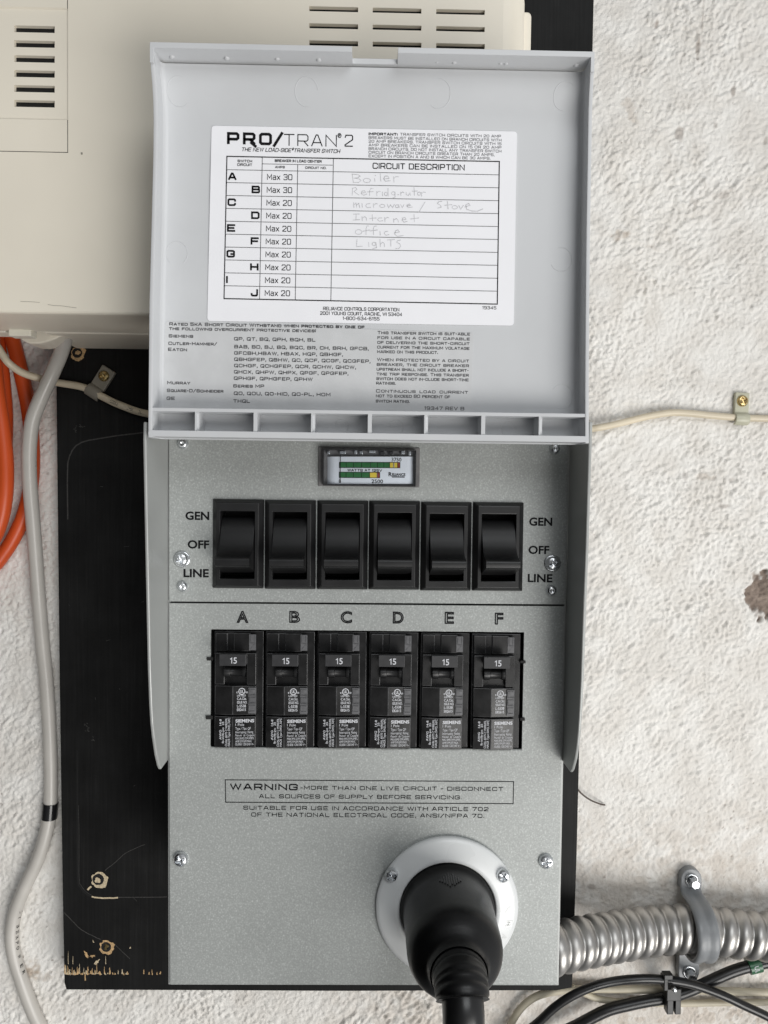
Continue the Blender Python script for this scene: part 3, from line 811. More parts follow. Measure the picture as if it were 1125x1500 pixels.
# top wall with a finger notch
yr=-42.8; yp=-31.5
zr0=P(545,75.5,yr).z; zr1=P(545,70.5,yr).z
xa_=P(219.4,68,yr).x; xb_=P(871.0,84,yr).x; na=P(515.5,80,yr).x; nb=P(583,80,yr).x
ztop=zr1+.6; zin=zr0-.3
mb.box(xa_,na,yr,yp+T,zin,ztop); mb.box(nb,xb_,yr,yp+T,zin,ztop); mb.box(na-.01,nb+.01,yp-2.2,yp+T-.02,zin+.01,ztop-.01)
# corner posts closing the side walls at the top
mb.box(xa_,xa_+T,yr+.02,yp,P(545,98,yr).z,zin+.2); mb.box(xb_-T,xb_,yr+.02,yp,P(545,98,yr).z,zin+.2)
# bottom rim, shelf and ribs
zb0=P(545,643.6,YR).z; zb1=P(545,634.6,YR).z
xl0=P(217.2,640,YR).x; xr0=P(862.6,646,YR).x
mb.prism(rrect(xl0,xr0,zb0,zb1,1.0,3),YR-.05,YL+2)
zs0=P(545,606.6,YR).z; zs1=P(545,601.6,YR).z
mb.box(xl0+1.2,xr0-1.2,YR+.25,YL+.5,zs0,zs1)
for i,(pa,pb) in enumerate(((285,290.6),(371,376.6),(455.4,461),(538.6,544.6),(621.4,627.4),(705,711),(789.4,795.4))):
    a=P(pa,620,YR).x; b_=P(pb,620,YR).x
    if i%2==0:
        mb.box(a,(a+b_)/2-.15,YR+.4,YL+.5,zb1-.3,zs0+.3); mb.box((a+b_)/2-.16,b_,YR+1.6,YL+.5,zb1-.3,zs0+.3)
    else: mb.box(a,b_,YR+.35,YL+.5,zb1-.3,zs0+.3)
# ejector-pin rings and moulding pips
zst=sorted((L[8][2],L[9][1]) for L in loops)
def panel_y(z):
    if z<=zst[0][0]: return zst[0][1]
    for (a_,b2),(c_,d_) in zip(zst,zst[1:]):
        if a_<=z<=c_: return b2+(d_-b2)*(z-a_)/(c_-a_)
    return zst[-1][1]
def ring(px,py,rpx,Y,r=.21,tall=1.1):
    c=P(px,py,Y); R_=rpx*mmpp(Y); path=[Vector((c.x+R_*math.cos(t),panel_y(c.z+R_*tall*math.sin(t))+.04,c.z+R_*tall*math.sin(t))) for t in [px*.7+2*PI*(.55+.4*((px*7+py*3)%10)/10)*i/40 for i in range(41)]]
    mb.tube(path,r,6,0,False)
for a in ((262,133,17,-30.1),(449,134,16.5,-30.1),(643,137,16.5,-30.1),(827,141,16,-29.8),(259,371,15.5,-26.9),(822,380,15.5,-26.9),(823,581,16,-27),(264,582,15,-27),(500,625,9.5,-26.9),(581,626,9.5,-26.9),(745,629,10,-26.9)):
    ring(*a)
for px,py in ((252,82),(332,84),(406,84.5),(467,86),(640,88),(665,89.5),(733,90.5),(741,91),(844,94)):
    c=P(px,py,-36); mb.lathe(c+Vector((0,1.3,0)),[(0,.01),(.4,1.0),(1.3,1.35),(2.2,1.0),(2.6,.01)],10,0)
lid=sobj(mb,'lid',M['lid'])
md=lid.modifiers.new('bevel','BEVEL'); md.width=.0003; md.segments=2; md.limit_method='ANGLE'; md.angle_limit=math.radians(50)

# directory sticker: paper, print and pencil in one mesh
mb=MB(); YS=-27.35
c4=[P(310,184,YS),P(757.3,192.6,YS),P(752.5,477,YS),P(303.6,470,YS)]
def corner_round(q,r,n=4):
    out=[]
    m_=len(q)
    for i in range(m_):
        p=q[i]; a=(q[i-1]-p).normalized(); b_=(q[(i+1)%m_]-p).normalized()
        p0=p+a*r; p1=p+b_*r
        for j in range(n+1):
            t=j/n; out.append((1-t)**2*p0+2*t*(1-t)*p+t*t*p1)
    return out
pr=corner_round([c4[3],c4[2],c4[1],c4[0]],1.6)
mb.prism([(p.x,p.z) for p in pr],YS,YS+.2)
Yp=YS-.1
Tc=[(332.4,229.0),(731.5,236.6),(728.5,445.5),(328.2,437.4)]
def tp(u,v):
    a=[Tc[0][i]+(Tc[1][i]-Tc[0][i])*u for i in (0,1)]; b_=[Tc[3][i]+(Tc[2][i]-Tc[3][i])*u for i in (0,1)]
    return (a[0]+(b_[0]-a[0])*v, a[1]+(b_[1]-a[1])*v)
hv=.0935; rowv=[hv+(1-hv)*i/10 for i in range(11)]
pxline(mb,[tp(0,0),tp(1,0),tp(1,1),tp(0,1),tp(0,0)],1.5,Yp,1)
for v in rowv[:-1]: pxline(mb,[tp(0,v),tp(1,v)],.85,Yp+.01,2)
pxline(mb,[tp(.13,.048),tp(.391,.048)],.8,Yp+.01,2)
for u,v0 in ((.13,0),(.2606,.048),(.391,0)): pxline(mb,[tp(u,v0),tp(u,1)],1.0,Yp+.02,2)
squared(mb,'PRO',332.5,211.6,397,17.6,Yp,1,.225,tg=.58)
pxline(mb,[(368,209),(374.5,214.4)],3.9,Yp+.005,1)
pxline(mb,[(401.5,213.6),(413.2,195)],4.0,Yp,1)
squared(mb,'TRAN',415.5,213.6,492,17,Yp,1,.085)
squared(mb,'®',494,207,500.5,10,Yp,2,.12)
squared(mb,'2',504.8,214.8,517,17,Yp,1,.09)
squared(mb,'THE NEW LOAD-SIDE®TRANSFER SWITCH',353.5,221.6,495,5.6,Yp,1,.15,italic=.22)
squared(mb,'SWITCH',348,237.6,369,3.7,Yp,1,.2); squared(mb,'CIRCUIT',347.5,243,369,3.7,Yp,1,.2)
squared(mb,'BREAKER IN LOAD CENTER',402.5,237.2,470,3.8,Yp,1,.22)
squared(mb,'AMPS',403,246.4,417,3.4,Yp,1,.2); squared(mb,'CIRCUIT NO.',447,247.3,477.5,3.4,Yp,1,.2)
squared(mb,'CIRCUIT DESCRIPTION',545.8,247.2,679,8.6,Yp,1,.155)
imp=[('TRANSFER SWITCH CIRCUITS WITH 20 AMP',732,1),('BREAKERS MUST BE INSTALLED ON BRANCH CIRCUITS WITH',732,1),('20 AMP BREAKERS. TRANSFER SWITCH CIRCUITS WITH 15',732,1),('AMP BREAKERS CAN BE INSTALLED ON 15 OR 20 AMP',732,1),('BRANCH CIRCUITS. DO NOT INSTALL ANY TRANSFER SWITCH',732,1),('CIRCUIT ON BRANCH CIRCUITS GREATER THAN 20 AMPS,',722,0),('EXCEPT IN POSITION A AND B WHICH CAN BE 30 AMPS.',716,0)]
for i,(tx,x1,j) in enumerate(imp): squared(mb,tx,586 if i==0 else 540,(198.7 if i==0 else 198.1)+5.4*i,x1,4.0,Yp,2,.15,justify=False)
squared(mb,'IMPORTANT:',540,198.1,582,4.0,Yp-.01,1,.26)
for i,ch in enumerate('ABCDEFGHIJ'):
    l=tp(.006,rowv[i+1]); r_=tp(.124,rowv[i+1])
    w={'I':2.9,'J':10.5}.get(ch,12.2)
    if i%2==0: squared(mb,ch,l[0],l[1]-3.6,l[0]+w,10.8,Yp,1,.24)
    else: squared(mb,ch,r_[0]-w,r_[1]-4.2,r_[0],10.8,Yp,1,.24)
    q=tp(.149,rowv[i+1]); squared(mb,'Ma~x~ '+('30' if i<2 else '20'),q[0],q[1]-5.2,q[0]+36.5,8.4,Yp,1,.125)
squared(mb,'RELIANCE CONTROLS CORPORTATION',473.3,454.4,584,5,Yp,1,.15)
squared(mb,'2001 YOUNG COURT, RACINE, WI 53404',469,461.2,588,5,Yp,1,.15)
squared(mb,'1-800-634-6155',502,468.7,555.5,5,Yp,1,.15)
squared(mb,'19345',706.7,453,727,4.6,Yp,1,.14)
def circ(cx,cy,rx_,ry_,n=14): return [(cx+rx_*math.cos(2*PI*i/n+1.2),cy+ry_*math.sin(2*PI*i/n+1.2)) for i in range(n+1)]
hand=[[(82,50),(86,80),(90,112)],[(80,52),(125,55),(142,66),(122,80),(95,82)],[(100,82),(136,88),(148,100),(130,114),(90,114)],circ(192,99,27,16),[(250,84),(252,108)],[(254,62),(257,62)],[(292,48),(294,80),(297,105)],[(318,88),(358,84),(350,66),(328,66),(317,85),(330,105),(368,100)],[(392,70),(395,112)],[(394,84),(410,70),(430,72)],
[(85,155),(82,210)],[(82,158),(108,152),(118,166),(95,182),(132,208)],[(150,195),(182,188),(175,176),(156,178),(150,198),(168,210),(192,200)],[(240,160),(222,158),(213,175),(212,212)],[(195,185),(240,182)],[(265,180),(267,212)],[(267,192),(280,180),(292,182)],[(308,185),(310,215)],circ(335,200,12,13),[(350,158),(352,216)],circ(390,195,13,12),[(403,184),(403,224),(384,232)],[(420,206),(432,205)],[(445,185),(447,215)],[(447,196),(460,184),(470,190)],[(485,185),(487,206),(503,212),(515,190),(518,212)],[(545,150),(548,212)],[(530,180),(570,178)],circ(583,198,12,12),[(600,188),(602,218)],[(602,200),(615,186),(632,188)],
[(92,265),(95,302)],[(95,282),(110,268),(115,300)],[(115,284),(132,270),(138,302)],[(155,270),(158,300)],[(215,272),(192,275),(182,290),(195,303),(220,300)],[(240,272),(243,302)],[(243,286),(258,272),(272,275)],circ(308,290,20,12),[(345,278),(355,302),(370,282),(385,302),(398,278)],circ(418,292,12,11),[(430,280),(435,303)],[(445,280),(458,303),(470,280)],[(490,292),(520,285),(510,275),(492,285),(500,303),(532,298)],[(628,260),(580,338)],[(755,255),(732,257),(720,272),(744,285),(748,300),(722,306)],[(795,255),(800,312)],[(775,285),(830,280)],circ(850,300,20,13),[(880,285),(895,315),(915,285)],[(925,298),(965,285),(955,271),(932,284),(940,315),(980,328),(1020,330),(1060,312)],
[(90,352),(135,350)],[(112,352),(110,392)],[(88,396),(138,392)],[(155,370),(158,400)],[(158,382),(175,370),(187,378),(190,400)],[(232,355),(235,402)],[(212,385),(262,380)],[(305,380),(282,380),(272,393),(285,405),(312,400)],[(325,375),(328,408)],[(328,390),(345,375),(358,380)],[(392,385),(394,412)],[(394,396),(412,384),(424,392),(428,412)],[(460,395),(485,390),(478,376),(459,382),(456,398),(470,412),(494,405)],[(545,352),(548,410)],[(520,388),(580,380)],
circ(130,485,25,18),[(205,440),(192,440),(186,460),(185,505)],[(160,480),(215,470)],[(265,440),(247,442),(240,460),(242,505)],[(215,478),(270,470)],[(290,480),(292,508)],[(350,480),(330,482),(322,495),(335,510),(358,505)],[(400,492),(435,485),(425,468),(407,476),(400,500),(420,518),(465,512)],
[(118,540),(115,595),(158,592)],[(205,562),(207,595)],circ(245,575,14,13),[(260,562),(265,602),(235,611)],[(290,540),(293,595)],[(293,577),(310,562),(322,570),(325,595)],[(345,545),(400,542)],[(372,545),(372,592)],[(445,545),(422,550),(415,562),(440,575),(445,592),(430,610),(408,608)]]
for i,ln in enumerate(hand):
    pxline(mb,[(500+a/5.114,245+b_/5.114) for a,b_ in ln],random.uniform(.75,1.0),Yp-.01-.0004*i,3)
mb.obj('directory_sticker',[M['paper'],M['ink'],M['greyink'],M['pencil']],lid,base=sbase)

# clear rating decal
mb=MB(); YQ=-27.18
q=[P(237.5,600.5,YQ),P(689,605.5,YQ),P(694,488,YQ),P(242,470.6,YQ)]
q=corner_round(q,1.5); mb.prism([(p.x,p.z) for p in q],YQ,YQ+.1); Yq=YQ-.06
L=[('Rated 5kA Short Circuit Withstand when protected by one of',247.9,476.9,530.5,4.9),('the following overcurrent protective devices!',247.5,483.6,460,4.9),('Siemens',247,494.4,282.2,4.9),('Cutler-Hammer/',246.6,505.3,317,4.9),('Eaton',246.2,514.2,273.2,4.9),('Murray',244.8,563,278,4.9),('Square-D/Schneider',244.4,574.3,326,4.9),('GE',244,585.8,256,4.9),
('QP, QT, BQ, QPH, BQH, BL',342.8,498.8,461,5.1),('BAB, BD, BJ, BQ, BQC, BR, CH, BRH, GFCB,',343.2,510.3,538.4,5.1),('GFCBH,HBAW, HBAX, HQP, QBHGF,',343,519.6,501,5.1),('QBHGFEP, QBHW, QC, QCF, QCGF, QCGFEP,',343,528.8,541,5.1),('QCHGF, QCHGFEP, QCR, QCHW, QHCW,',343,538,520,5.1),('QHCX, QHPW, QHPX, QPGF, QPGFEP,',342.7,547.2,509,5.1),('QPHGF, QPHGFEP, QPHW',342.5,556.6,457,5.1),('Series MP',341.5,567.7,386.6,5.0),('QO, QOU, QO-HID, QO-PL, HOM',342.4,578.6,483,5.1),('THQL',341.6,589.8,366,5.0)]
for tx,x0,y0,x1,h in L: squared(mb,tx,x0,y0,x1,h,Yq,1,.23,caps=.82)
Rj=[('This transfer switch is suit-able',553,489.6,687.6,1),('for use in a circuit capable',552.8,496.7,687.4,1),('of delivering the short-circuit',552.7,503.7,687,1),('current for the maximum volatage',552.5,510.6,687,1),('marked on this product.',552.4,517.3,641,0),('When protected by a circuit',552.1,529,686.4,1),('breaker, the circuit breaker',551.9,536,686.2,1),('upstream shall not include a short-',551.7,543,686,1),('time trip response. This transfer',551.5,550,686,1),('switch does not in-clude short-time',551.3,556.8,685.8,1),('ratings.',551,563.4,579.5,0),('Continuous load current',550.8,575,685,1),('not to exceed 80 percent of',550.6,582,659,0),('switch rating.',550.4,589.6,600,0)]
for tx,x0,y0,x1,j in Rj: squared(mb,tx,x0,y0,x1,4.8,Yq,1,.21,caps=.85,justify=bool(j))
squared(mb,'19347 REV B',621.5,600.4,680,5.2,Yq,1,.19)
mb.obj('rating_decal',[M['decal'],M['greyink']],lid,base=sbase)

# ---------------------------------------------------------------- printed legends
mb=MB(); Y0=-.12
for tx,a,y,b_ in (('GEN',271.6,761,306.3),('OFF',274.8,803,306.3),('LINE',268.8,845,305.7),('GEN',775,769.6,809.2),('OFF',774,811,804.8),('LINE',773,852.3,809.6)):
    mb=MB(); sans_px(mb,tx,a,y,b_,11.2,Y0,0,.03); mb.obj('lettering',M['ink'],up,base=sbase)
k0=mmpp(0)
def outline_letter(ch,px0,px1,y0,y1):
    # inner fill of panel colour framed by a black line
    cu=bpy.data.curves.new('outline','FONT'); cu.body=ch; cu.fill_mode='NONE' if hasattr(cu,'fill_mode') else 'NONE'; cu.resolution_u=4; cu.offset=.08
    o=bpy.data.objects.new('outline',cu); col.objects.link(o); bpy.context.view_layer.update()
    me=bpy.data.meshes.new_from_object(o.evaluated_get(bpy.context.evaluated_depsgraph_get()))
    V=[(v.co.x,v.co.y) for v in me.vertices]; E=[tuple(e.vertices) for e in me.edges]
    bpy.data.objects.remove(o); bpy.data.curves.remove(cu); bpy.data.meshes.remove(me)
    ax0=min(v[0] for v in V);ax1=max(v[0] for v in V);ay0=min(v[1] for v in V);ay1=max(v[1] for v in V)
    adj={}
    for a,b_ in E: adj.setdefault(a,[]).append(b_); adj.setdefault(b_,[]).append(a)
    seen=set(); og=P(px0,y1,Y0); kx=(px1-px0)*k0/(ax1-ax0); ky=(y1-y0)*k0/(ay1-ay0)
    for s in adj:
        if s in seen: continue
        loop=[s]; seen.add(s); cur=s
        while True:
            nx=[q for q in adj[cur] if q not in seen]
            if not nx: break
            cur=nx[0]; seen.add(cur); loop.append(cur)
        pts=[((V[i][0]-ax0)*kx,(V[i][1]-ay0)*ky) for i in loop]
        cl=[pts[0]]
        for q in pts[1:]:
            if math.dist(q,cl[-1])>.05: cl.append(q)
        if math.dist(cl[0],cl[-1])<.05: cl.pop()
        ribbon(mb,cl+[cl[0]],1.75*k0,lambda u,v: Vector((og.x+u,Y0,og.z+v)),0)
for ch,a,b_,y0,y1 in (('A',347.8,362.8,895.6,911.6),('B',424.6,438.8,895.8,911.6),('C',499.8,515,896,912.2),('D',576.2,590.6,896.6,912.6),('E',652.2,664.4,897,913),('F',725.6,736.6,898.2,914)):
    mb=MB(); outline_letter(ch,a,b_,y0,y1); mb.obj('circuit_letter',M['ink'],low,base=sbase)
mb=MB()
pxline(mb,[(330,1142.4),(752.4,1145.0),(751.7,1177.4),(330.6,1175.2),(330,1142.4)],1.2,Y0,0)
squared(mb,'WARNING',337,1157.2,437,9.6,Y0,0,.20)
squared(mb,'-MORE THAN ONE LIVE CIRCUIT - DISCONNECT',440,1156.9,741.5,5.9,Y0,0,.165)
squared(mb,'ALL SOURCES OF SUPPLY BEFORE SERVICING.',379.5,1169.3,680,6.0,Y0,0,.165)
mb.obj('warning_notice',M['ink'],low,base=sbase); mb=MB()
squared(mb,'SUITABLE FOR USE IN ACCORDANCE WITH ARTICLE 702',356.5,1186.2,720.5,6.0,Y0,0,.165)
squared(mb,'OF THE NATIONAL ELECTRICAL CODE, ANSI/NFPA 70.',368,1196.2,714,6.0,Y0,0,.165)
mb.obj('lettering',M['ink'],low,base=sbase)

# ---------------------------------------------------------------- screws on the plates
for px,py,r,kind,rot in ((266.5,819,10.2,'phillips',.2),(809,825,10.4,'phillips',.5),(265.3,1257.8,11.2,'phillips',.35),(799.5,1261,11.2,'phillips',.1)):
    m_=MB(); c=P(px,py,0); screw_mb(m_,c,r*mmpp(0),2.6,kind,rot)
    if py<900: m_.lathe(c,[(-.2,r*mmpp()*1.18),(.5,r*mmpp()*1.18),(.55,r*mmpp())],24)
    sobj(m_,'screw',M['zinc'])
for px,py,r in ((267.5,859,8.2),(268,650,8.2),(807.5,864.5,8.2),(812.5,657.5,8)):
    m_=MB(); c=P(px,py,0); rr=r*mmpp(); m_.lathe(c,[(-.2,rr),(.4,rr),(1.3,rr*.85),(1.9,rr*.6),(2.15,rr*.35),(1.7,rr*.22),(1.6,.001)],20)
    sobj(m_,'rivet',M['zinc'])

# ---------------------------------------------------------------- wattmeter
mb=MB(); 
a=xz(466.5,654); b_=xz(614.5,714)
mb.box(a[0],b_[0],-.8,1,b_[1],a[1]); 
mt=sobj(mb,'wattmeter',M['smoke'],.4)
mb=MB()
a=xz(473,657,-6); b_=xz(609.5,713,-6)
fx=(a[0],b_[0]); fz=(b_[1],a[1])
tz=.9
mb.box(fx[0],fx[1],-4.6,-.7,fz[0],fz[0]+tz*.7); mb.box(fx[0],fx[1],-4.6,-.7,fz[1]-tz*.7,fz[1]); mb.box(fx[0],fx[0]+tz*.5,-4.58,-.7,fz[0]+tz*.7,fz[1]-tz*.7); mb.box(fx[1]-tz*.5,fx[1],-4.58,-.7,fz[0]+tz*.7,fz[1]-tz*.7)
for px in (481,502,521,529,545,560,573,590,600):      # cogs of the movement seen above the dial
    c=P(px,662.5+random.uniform(-1,1),-2.5); w=random.uniform(.5,1.6)
    mb.box(c.x-w,c.x+w,-3.4,-.8,c.z-random.uniform(.6,1.3),c.z+random.uniform(.5,1.2),random.choice((0,1,1)))
mb.obj('bezel_frame',[M['bezel'],M['zinc']],mt,.25,2,sbase)
mb=MB(); Yd=-3.2
dxs=((479.5,-1.0),(482,-1.9),(485.5,-2.6),(491,Yd),(596,Yd),(600.5,-2.6),(603.5,-1.9),(605.5,-1.0))
dv=[]
for x_,y_ in dxs: dv+=[P(x_,708.9,y_),P(x_,668.9,y_)]
mb.add(dv,[(2*i,2*i+2,2*i+3,2*i+1) for i in range(len(dxs)-1)],0,True)
Ydp=Yd-.08
def cell(x0,x1,y0,y1,mat):
    p=[P(x0,y1,Ydp),P(x1,y1,Ydp),P(x1,y0,Ydp),P(x0,y0,Ydp)]; mb.flat(p,mat)
for x0,x1,mt_ in ((497.6,506.8,2),(507.4,517.6,2),(518.2,529.4,2),(530,542.5,2),(543.2,552.6,2),(553.2,562,2),(562.5,570.6,2),(571.4,576,3),(577.6,582,3),(582.8,585.6,4)): cell(x0,x1,677.2,685,mt_)
for x0,x1,mt_ in ((497.4,506.6,2),(507.2,517.4,2),(518,529.2,2),(529.8,541.2,2),(542,551.8,3),(553,556,4)): cell(x0,x1,691.8,699.6,mt_)
Yi=Ydp-.05
pxline(mb,[(497.2,677),(586,677.4),(586,685.4),(497,685)  ,(497.2,677)],.8,Yi,1); pxline(mb,[(497,691.6),(556.4,692),(556.4,700),(496.8,699.6),(497,691.6)],.8,Yi,1)
for x in (507.1,517.9,529.7,542.9,552.9,562.3,571,576.8,582.4): pxline(mb,[(x,677),(x,685.2)],.7,Yi-.01,1)
for x in (506.9,517.7,529.5,541.6,552.4): pxline(mb,[(x,691.6),(x,699.8)],.7,Yi-.01,1)
sans_px(mb,'3750',573.5,675.8,588,5.2,Yi,1,.01); sans_px(mb,'0',496.4,707.4,499.4,5.2,Yi,1,.01); sans_px(mb,'2500',544.3,707.6,561,5.2,Yi,1,.01)
squared(mb,'WATTS AT 125V',509,690.6,559.5,3.8,Yi,1,.2)
sans_px(mb,'R',569.2,697.4,574.2,5.4,Yi,1,.03); sans_px(mb,'ELIANCE',574.4,697,593.8,3.7,Yi,1,.03)
p=[P(574,699.4,Yi),P(592.6,699.6,Yi),P(592.6,698.1,Yi),P(574,697.9,Yi)]; mb.flat(p,1)
pxline(mb,[(498.8,666),(498.4,707)],.9,Yi-.4,1)
mb.obj('dial',[M['dial'],M['ink'],M['dgreen'],M['dyellow'],M['dred']],mt,base=sbase)
mb=MB(); mb.box(fx[0]+tz*.5+.1,fx[1]-tz*.5-.1,-5.4,-4.3,fz[0]+tz*.7+.1,fz[1]-tz*.7-.1)
mb.obj('window',M['clear'],mt,base=sbase)

# ---------------------------------------------------------------- rocker switches
PITCH=25.42
kk=mmpp(-2)
c0=P(349.4,796.4,0)
def zf(py): return -(py-796.4)*mmpp(0)       # pixel rows of the first switch -> local z
rk=bpy.data.objects.new('rocker_switch',None)
mb=MB(); w2,h2=12.45,21.8; ow,oh0,oh1=8.35,zf(846.5),zf(748.5)
def frame_ring(mb, rings):
    vs=[];fs=[]
    for (x0,x1,z0,z1,y) in rings: vs+=[(x0,y,z0),(x1,y,z0),(x1,y,z1),(x0,y,z1)]
    for i in range(len(rings)-1):
        for j in range(4): fs.append((4*i+j,4*i+(j+1)%4,4*i+4+(j+1)%4,4*i+4+j))
    mb.add(vs,fs)
frame_ring(mb,[(-w2,w2,-h2,h2,-.02),(-w2,w2,-h2,h2,-.7),(-w2+2.3,w2-2.3,-h2+1.7,h2-1.7,-3.4),(-ow,ow,oh0,oh1,-3.4),(-ow,ow,oh0,oh1,9)])
mb.add([(-ow,9,oh0),(ow,9,oh0),(ow,9,oh1),(-ow,9,oh1)],[(0,1,2,3)],1)
rkm=mb.obj('rocker_switch',[M['black'],M['hollow']],sw,.35)
prof=[(6,757),(1.5,759),(-1.5,768),(-3.5,779),(-5.2,790),(-7,799),(-9.5,805.5),(-12.5,809.5),(-15.2,811),(-16.9,812.6),(-17.5,815),(-17.5,820),(-17.1,823.5),(-15.5,825.5),(-12,827.5),(-6,833),(0,838.5),(6,842)]
mb=MB(); pw=8.05
pts=[(y,zf(p)) for y,p in prof]
# smooth the section
sp=smooth_path([Vector((0,y,z)) for y,z in pts],4); n=len(sp)
vs=[(-pw,p.y,p.z) for p in sp]+[(pw,p.y,p.z) for p in sp]
mb.add(vs,[(i,i+1,n+i+1,n+i) for i in range(n-1)],0,True)
for x,fl in ((-pw,1),(pw,0)):
    vs=[(x,p.y,p.z) for p in sp]+[(x,8,sp[-1].z),(x,8,sp[0].z)]
    idx=list(range(len(vs))); mb.add(vs,[idx if fl else idx[::-1]])
rkp=mb.obj('rocker',M['black'],rkm)
rkm.location=(c0-sbase)/1000
for i in range(1,6):
    a=rkm.copy(); col.objects.link(a); a.parent=sw; a.location=(c0+Vector((PITCH*i+random.uniform(-.1,.1),0,random.uniform(-.15,.15)))-sbase)/1000; a.rotation_euler=(0,math.radians(random.uniform(-.25,.25)),0)
    b_=rkp.copy(); col.objects.link(b_); b_.parent=a

# ---------------------------------------------------------------- circuit breakers
cb=P(345.6,1010.2,0)
kb=mmpp(-1)
def zb(py): return -(py-1010.2)*kb
mb=MB()
mb.box(-10.9,13.2,1.5,8.9,zb(1096),zb(924))                   # lower case step
yA=-.9
def vface(x0,x1,z0,z1,y,crease=True,xc=-1.2,dy=.9):
    """block whose front comes to a slight ridge"""
    yb_=2
    if crease:
        v=[(x0,y+dy,z0),(xc,y,z0),(x1,y+dy,z0),(x0,y+dy,z1),(xc,y,z1),(x1,y+dy,z1),(x0,yb_,z0),(xc,yb_,z0),(x1,yb_,z0),(x0,yb_,z1),(xc,yb_,z1),(x1,yb_,z1)]
        mb.add(v,[(0,1,4,3),(1,2,5,4),(0,3,9,6),(2,8,11,5),(0,6,7,8,2,1),(3,4,5,11,10,9)])
    else: mb.box(x0,x1,y,yb_,z0,z1)
vface(-10,10,zb(1094.5),zb(1048.5),-2.6)                       # lower text face
vface(-10,10,zb(1046.5),zb(1003.5),-1.9)                       # middle face
zA,zBk=zb(1001.5),zb(955)                                      # handle bay with opening
ox0,ox1,oz0=-5.4,5.6,zb(1000.5); oz1=zb(971)
for x0,x1,z0,z1 in ((-10,ox0,zA,zBk),(ox1,10,zA,zBk),(ox0+.001,ox1-.001,oz1,zBk)): mb.box(x0,x1,-1.4,2,z0,z1)
vface(-10,-4.2,zb(952.5),zb(926),-.4,False); vface(-1.0,7.0,zb(952.5),zb(926),-.6,False); mb.box(-4.19,-1.01,.3,2,zb(952.5),zb(926))
brk=mb.obj('circuit_breaker',[M['breaker'],M['edge']],sw,.24,2,angle=8); brk.modifiers[0].material=1  # bevel faces take the painted glint colour
mb=MB()                                                         # raised marking pads
mb.box(6.3,10.1,-2.0,0,zb(1044),zb(1005.5)); mb.box(6.4,9.8,-.9,0,zb(951),zb(927.5))
for z in (1012,1024,1036): 
    for e in ((6.8,9.7,zb(z+4.4),zb(z+3.6)),(6.8,9.7,zb(z-3.6),zb(z-4.4)),(6.8,7.1,zb(z+4.4),zb(z-4.4))): mb.box(e[0],e[1],-2.3,-1.9,e[2],e[3])
mb.box(6.9,9.4,-1.15,-.8,zb(940.4),zb(939.6)); mb.box(7.0,7.4,-1.15,-.8,zb(938),zb(929)); mb.box(8.9,9.3,-1.15,-.8,zb(938),zb(929))
mb.add([(7.0,-1.1,zb(949)),(7.5,-1.1,zb(949)),(9.4,-1.1,zb(942)),(8.9,-1.1,zb(942))],[(0,1,2,3)])
mb.obj('marking_pad',M['emboss'],brk,.12,1)
mb=MB()
mb.box(-6.3,6.3,-10,-6.5,14.1,19.7); mb.box(-5.2,5.2,-6.6,3,13.8,18.2)
# stem drum and its collar
mb.lathe((-5.2,-1.6,9.6),[(0,3.0),(3.0,3.0),(3.0,2.4),(8.6,2.4),(8.6,2.9),(10.2,2.9)],18,1,axis=(1,0,0))
mb.box(-5.3,5.5,3.2,3.6,2.9,14,2)
mb.obj('handle',[M['handle'],M['black'],M['hollow']],brk,.3)
mb=MB()
def tline(txt,x0,x1,z,h,y,bold=.0,mat=0):
    def yy(u): return y
    sans(mb,txt,lambda u,v: Vector((x0+u,y+.0, z+v)),x1-x0,h,mat,bold)
def tface(txt,x0,x1,z,h,y0,slope,bold=.0,ital=0):
    sans(mb,txt,lambda u,v: Vector((x0+u,y0+slope*(x0+u+1.2),z+v)),x1-x0,h,0,bold,ital)
z15=15.35
ribbon(mb,[(-.95,z15+2.1),(-.3,z15+2.62),(-.3,z15+.13)],.42,lambda u,v: Vector((u,-10.15,v)),0)
tline('5',.5,2.15,z15,2.85,-10.15,.015)
s1=.9/11.2; yt=-2.6-.16; ym=-1.9-.16
rows=[('SIEMENS',9.0,1052.5+4.2,4.4,.035),('1 Pole',4.2,1062.0,3.8,.0),('Type / Tipo QP',7.4,1067.7,3.7,.0),('Interrupting  Rating',8.6,1072.9,3.6,.0),('Pouvoir  de  Coupure',9.1,1077.6,3.5,.0),('MAX.RMS SYM.AMPS.',9.0,1082.2,3.3,.0),('AMP.SYM.EFF.MAX.',8.0,1086.6,3.3,.0),('10,000 120/240 V~',9.1,1091.0,3.3,.0)]
for tx,w,y,h,bd in rows: tface(tx,.35,.35+w,zb(y),h*kb,yt,s1,bd)
mid=[('LISTED',4.2,1018.8,2.6),('C.A.Ckt.',4.6,1024.0,3.6),('ISSUE NO.',4.9,1029.4,3.6),('L-5538',4.3,1035.0,3.8),('E82615',4.3,1040.4,3.8)]
for tx,w,y,h in mid: tface(tx,.9,.9+w,zb(y),h*kb,ym,s1,.015)
ribbon(mb,[(3.2+1.5*math.cos(2*PI*i/18),zb(1011.2)+1.5*math.sin(2*PI*i/18)) for i in range(19)],.36,lambda u,v: Vector((u,ym+s1*(u+1.2),v)),0)
tface('UL',2.35,4.05,zb(1013.3),4.2*kb,ym-.01,s1,.03); tface('c',.55,1.25,zb(1014),3.4*kb,ym,s1,.02); tface('us',5.0,6.1,zb(1014),3.4*kb,ym,s1,.02)
s2=-.9/8.8
def tvert(txt,x,z0,z1,h):
    sans(mb,txt,lambda u,v: Vector((x-v,yt+s2*(x-v+1.2)*1.0,z0+u)),z1-z0,h,0,.015)
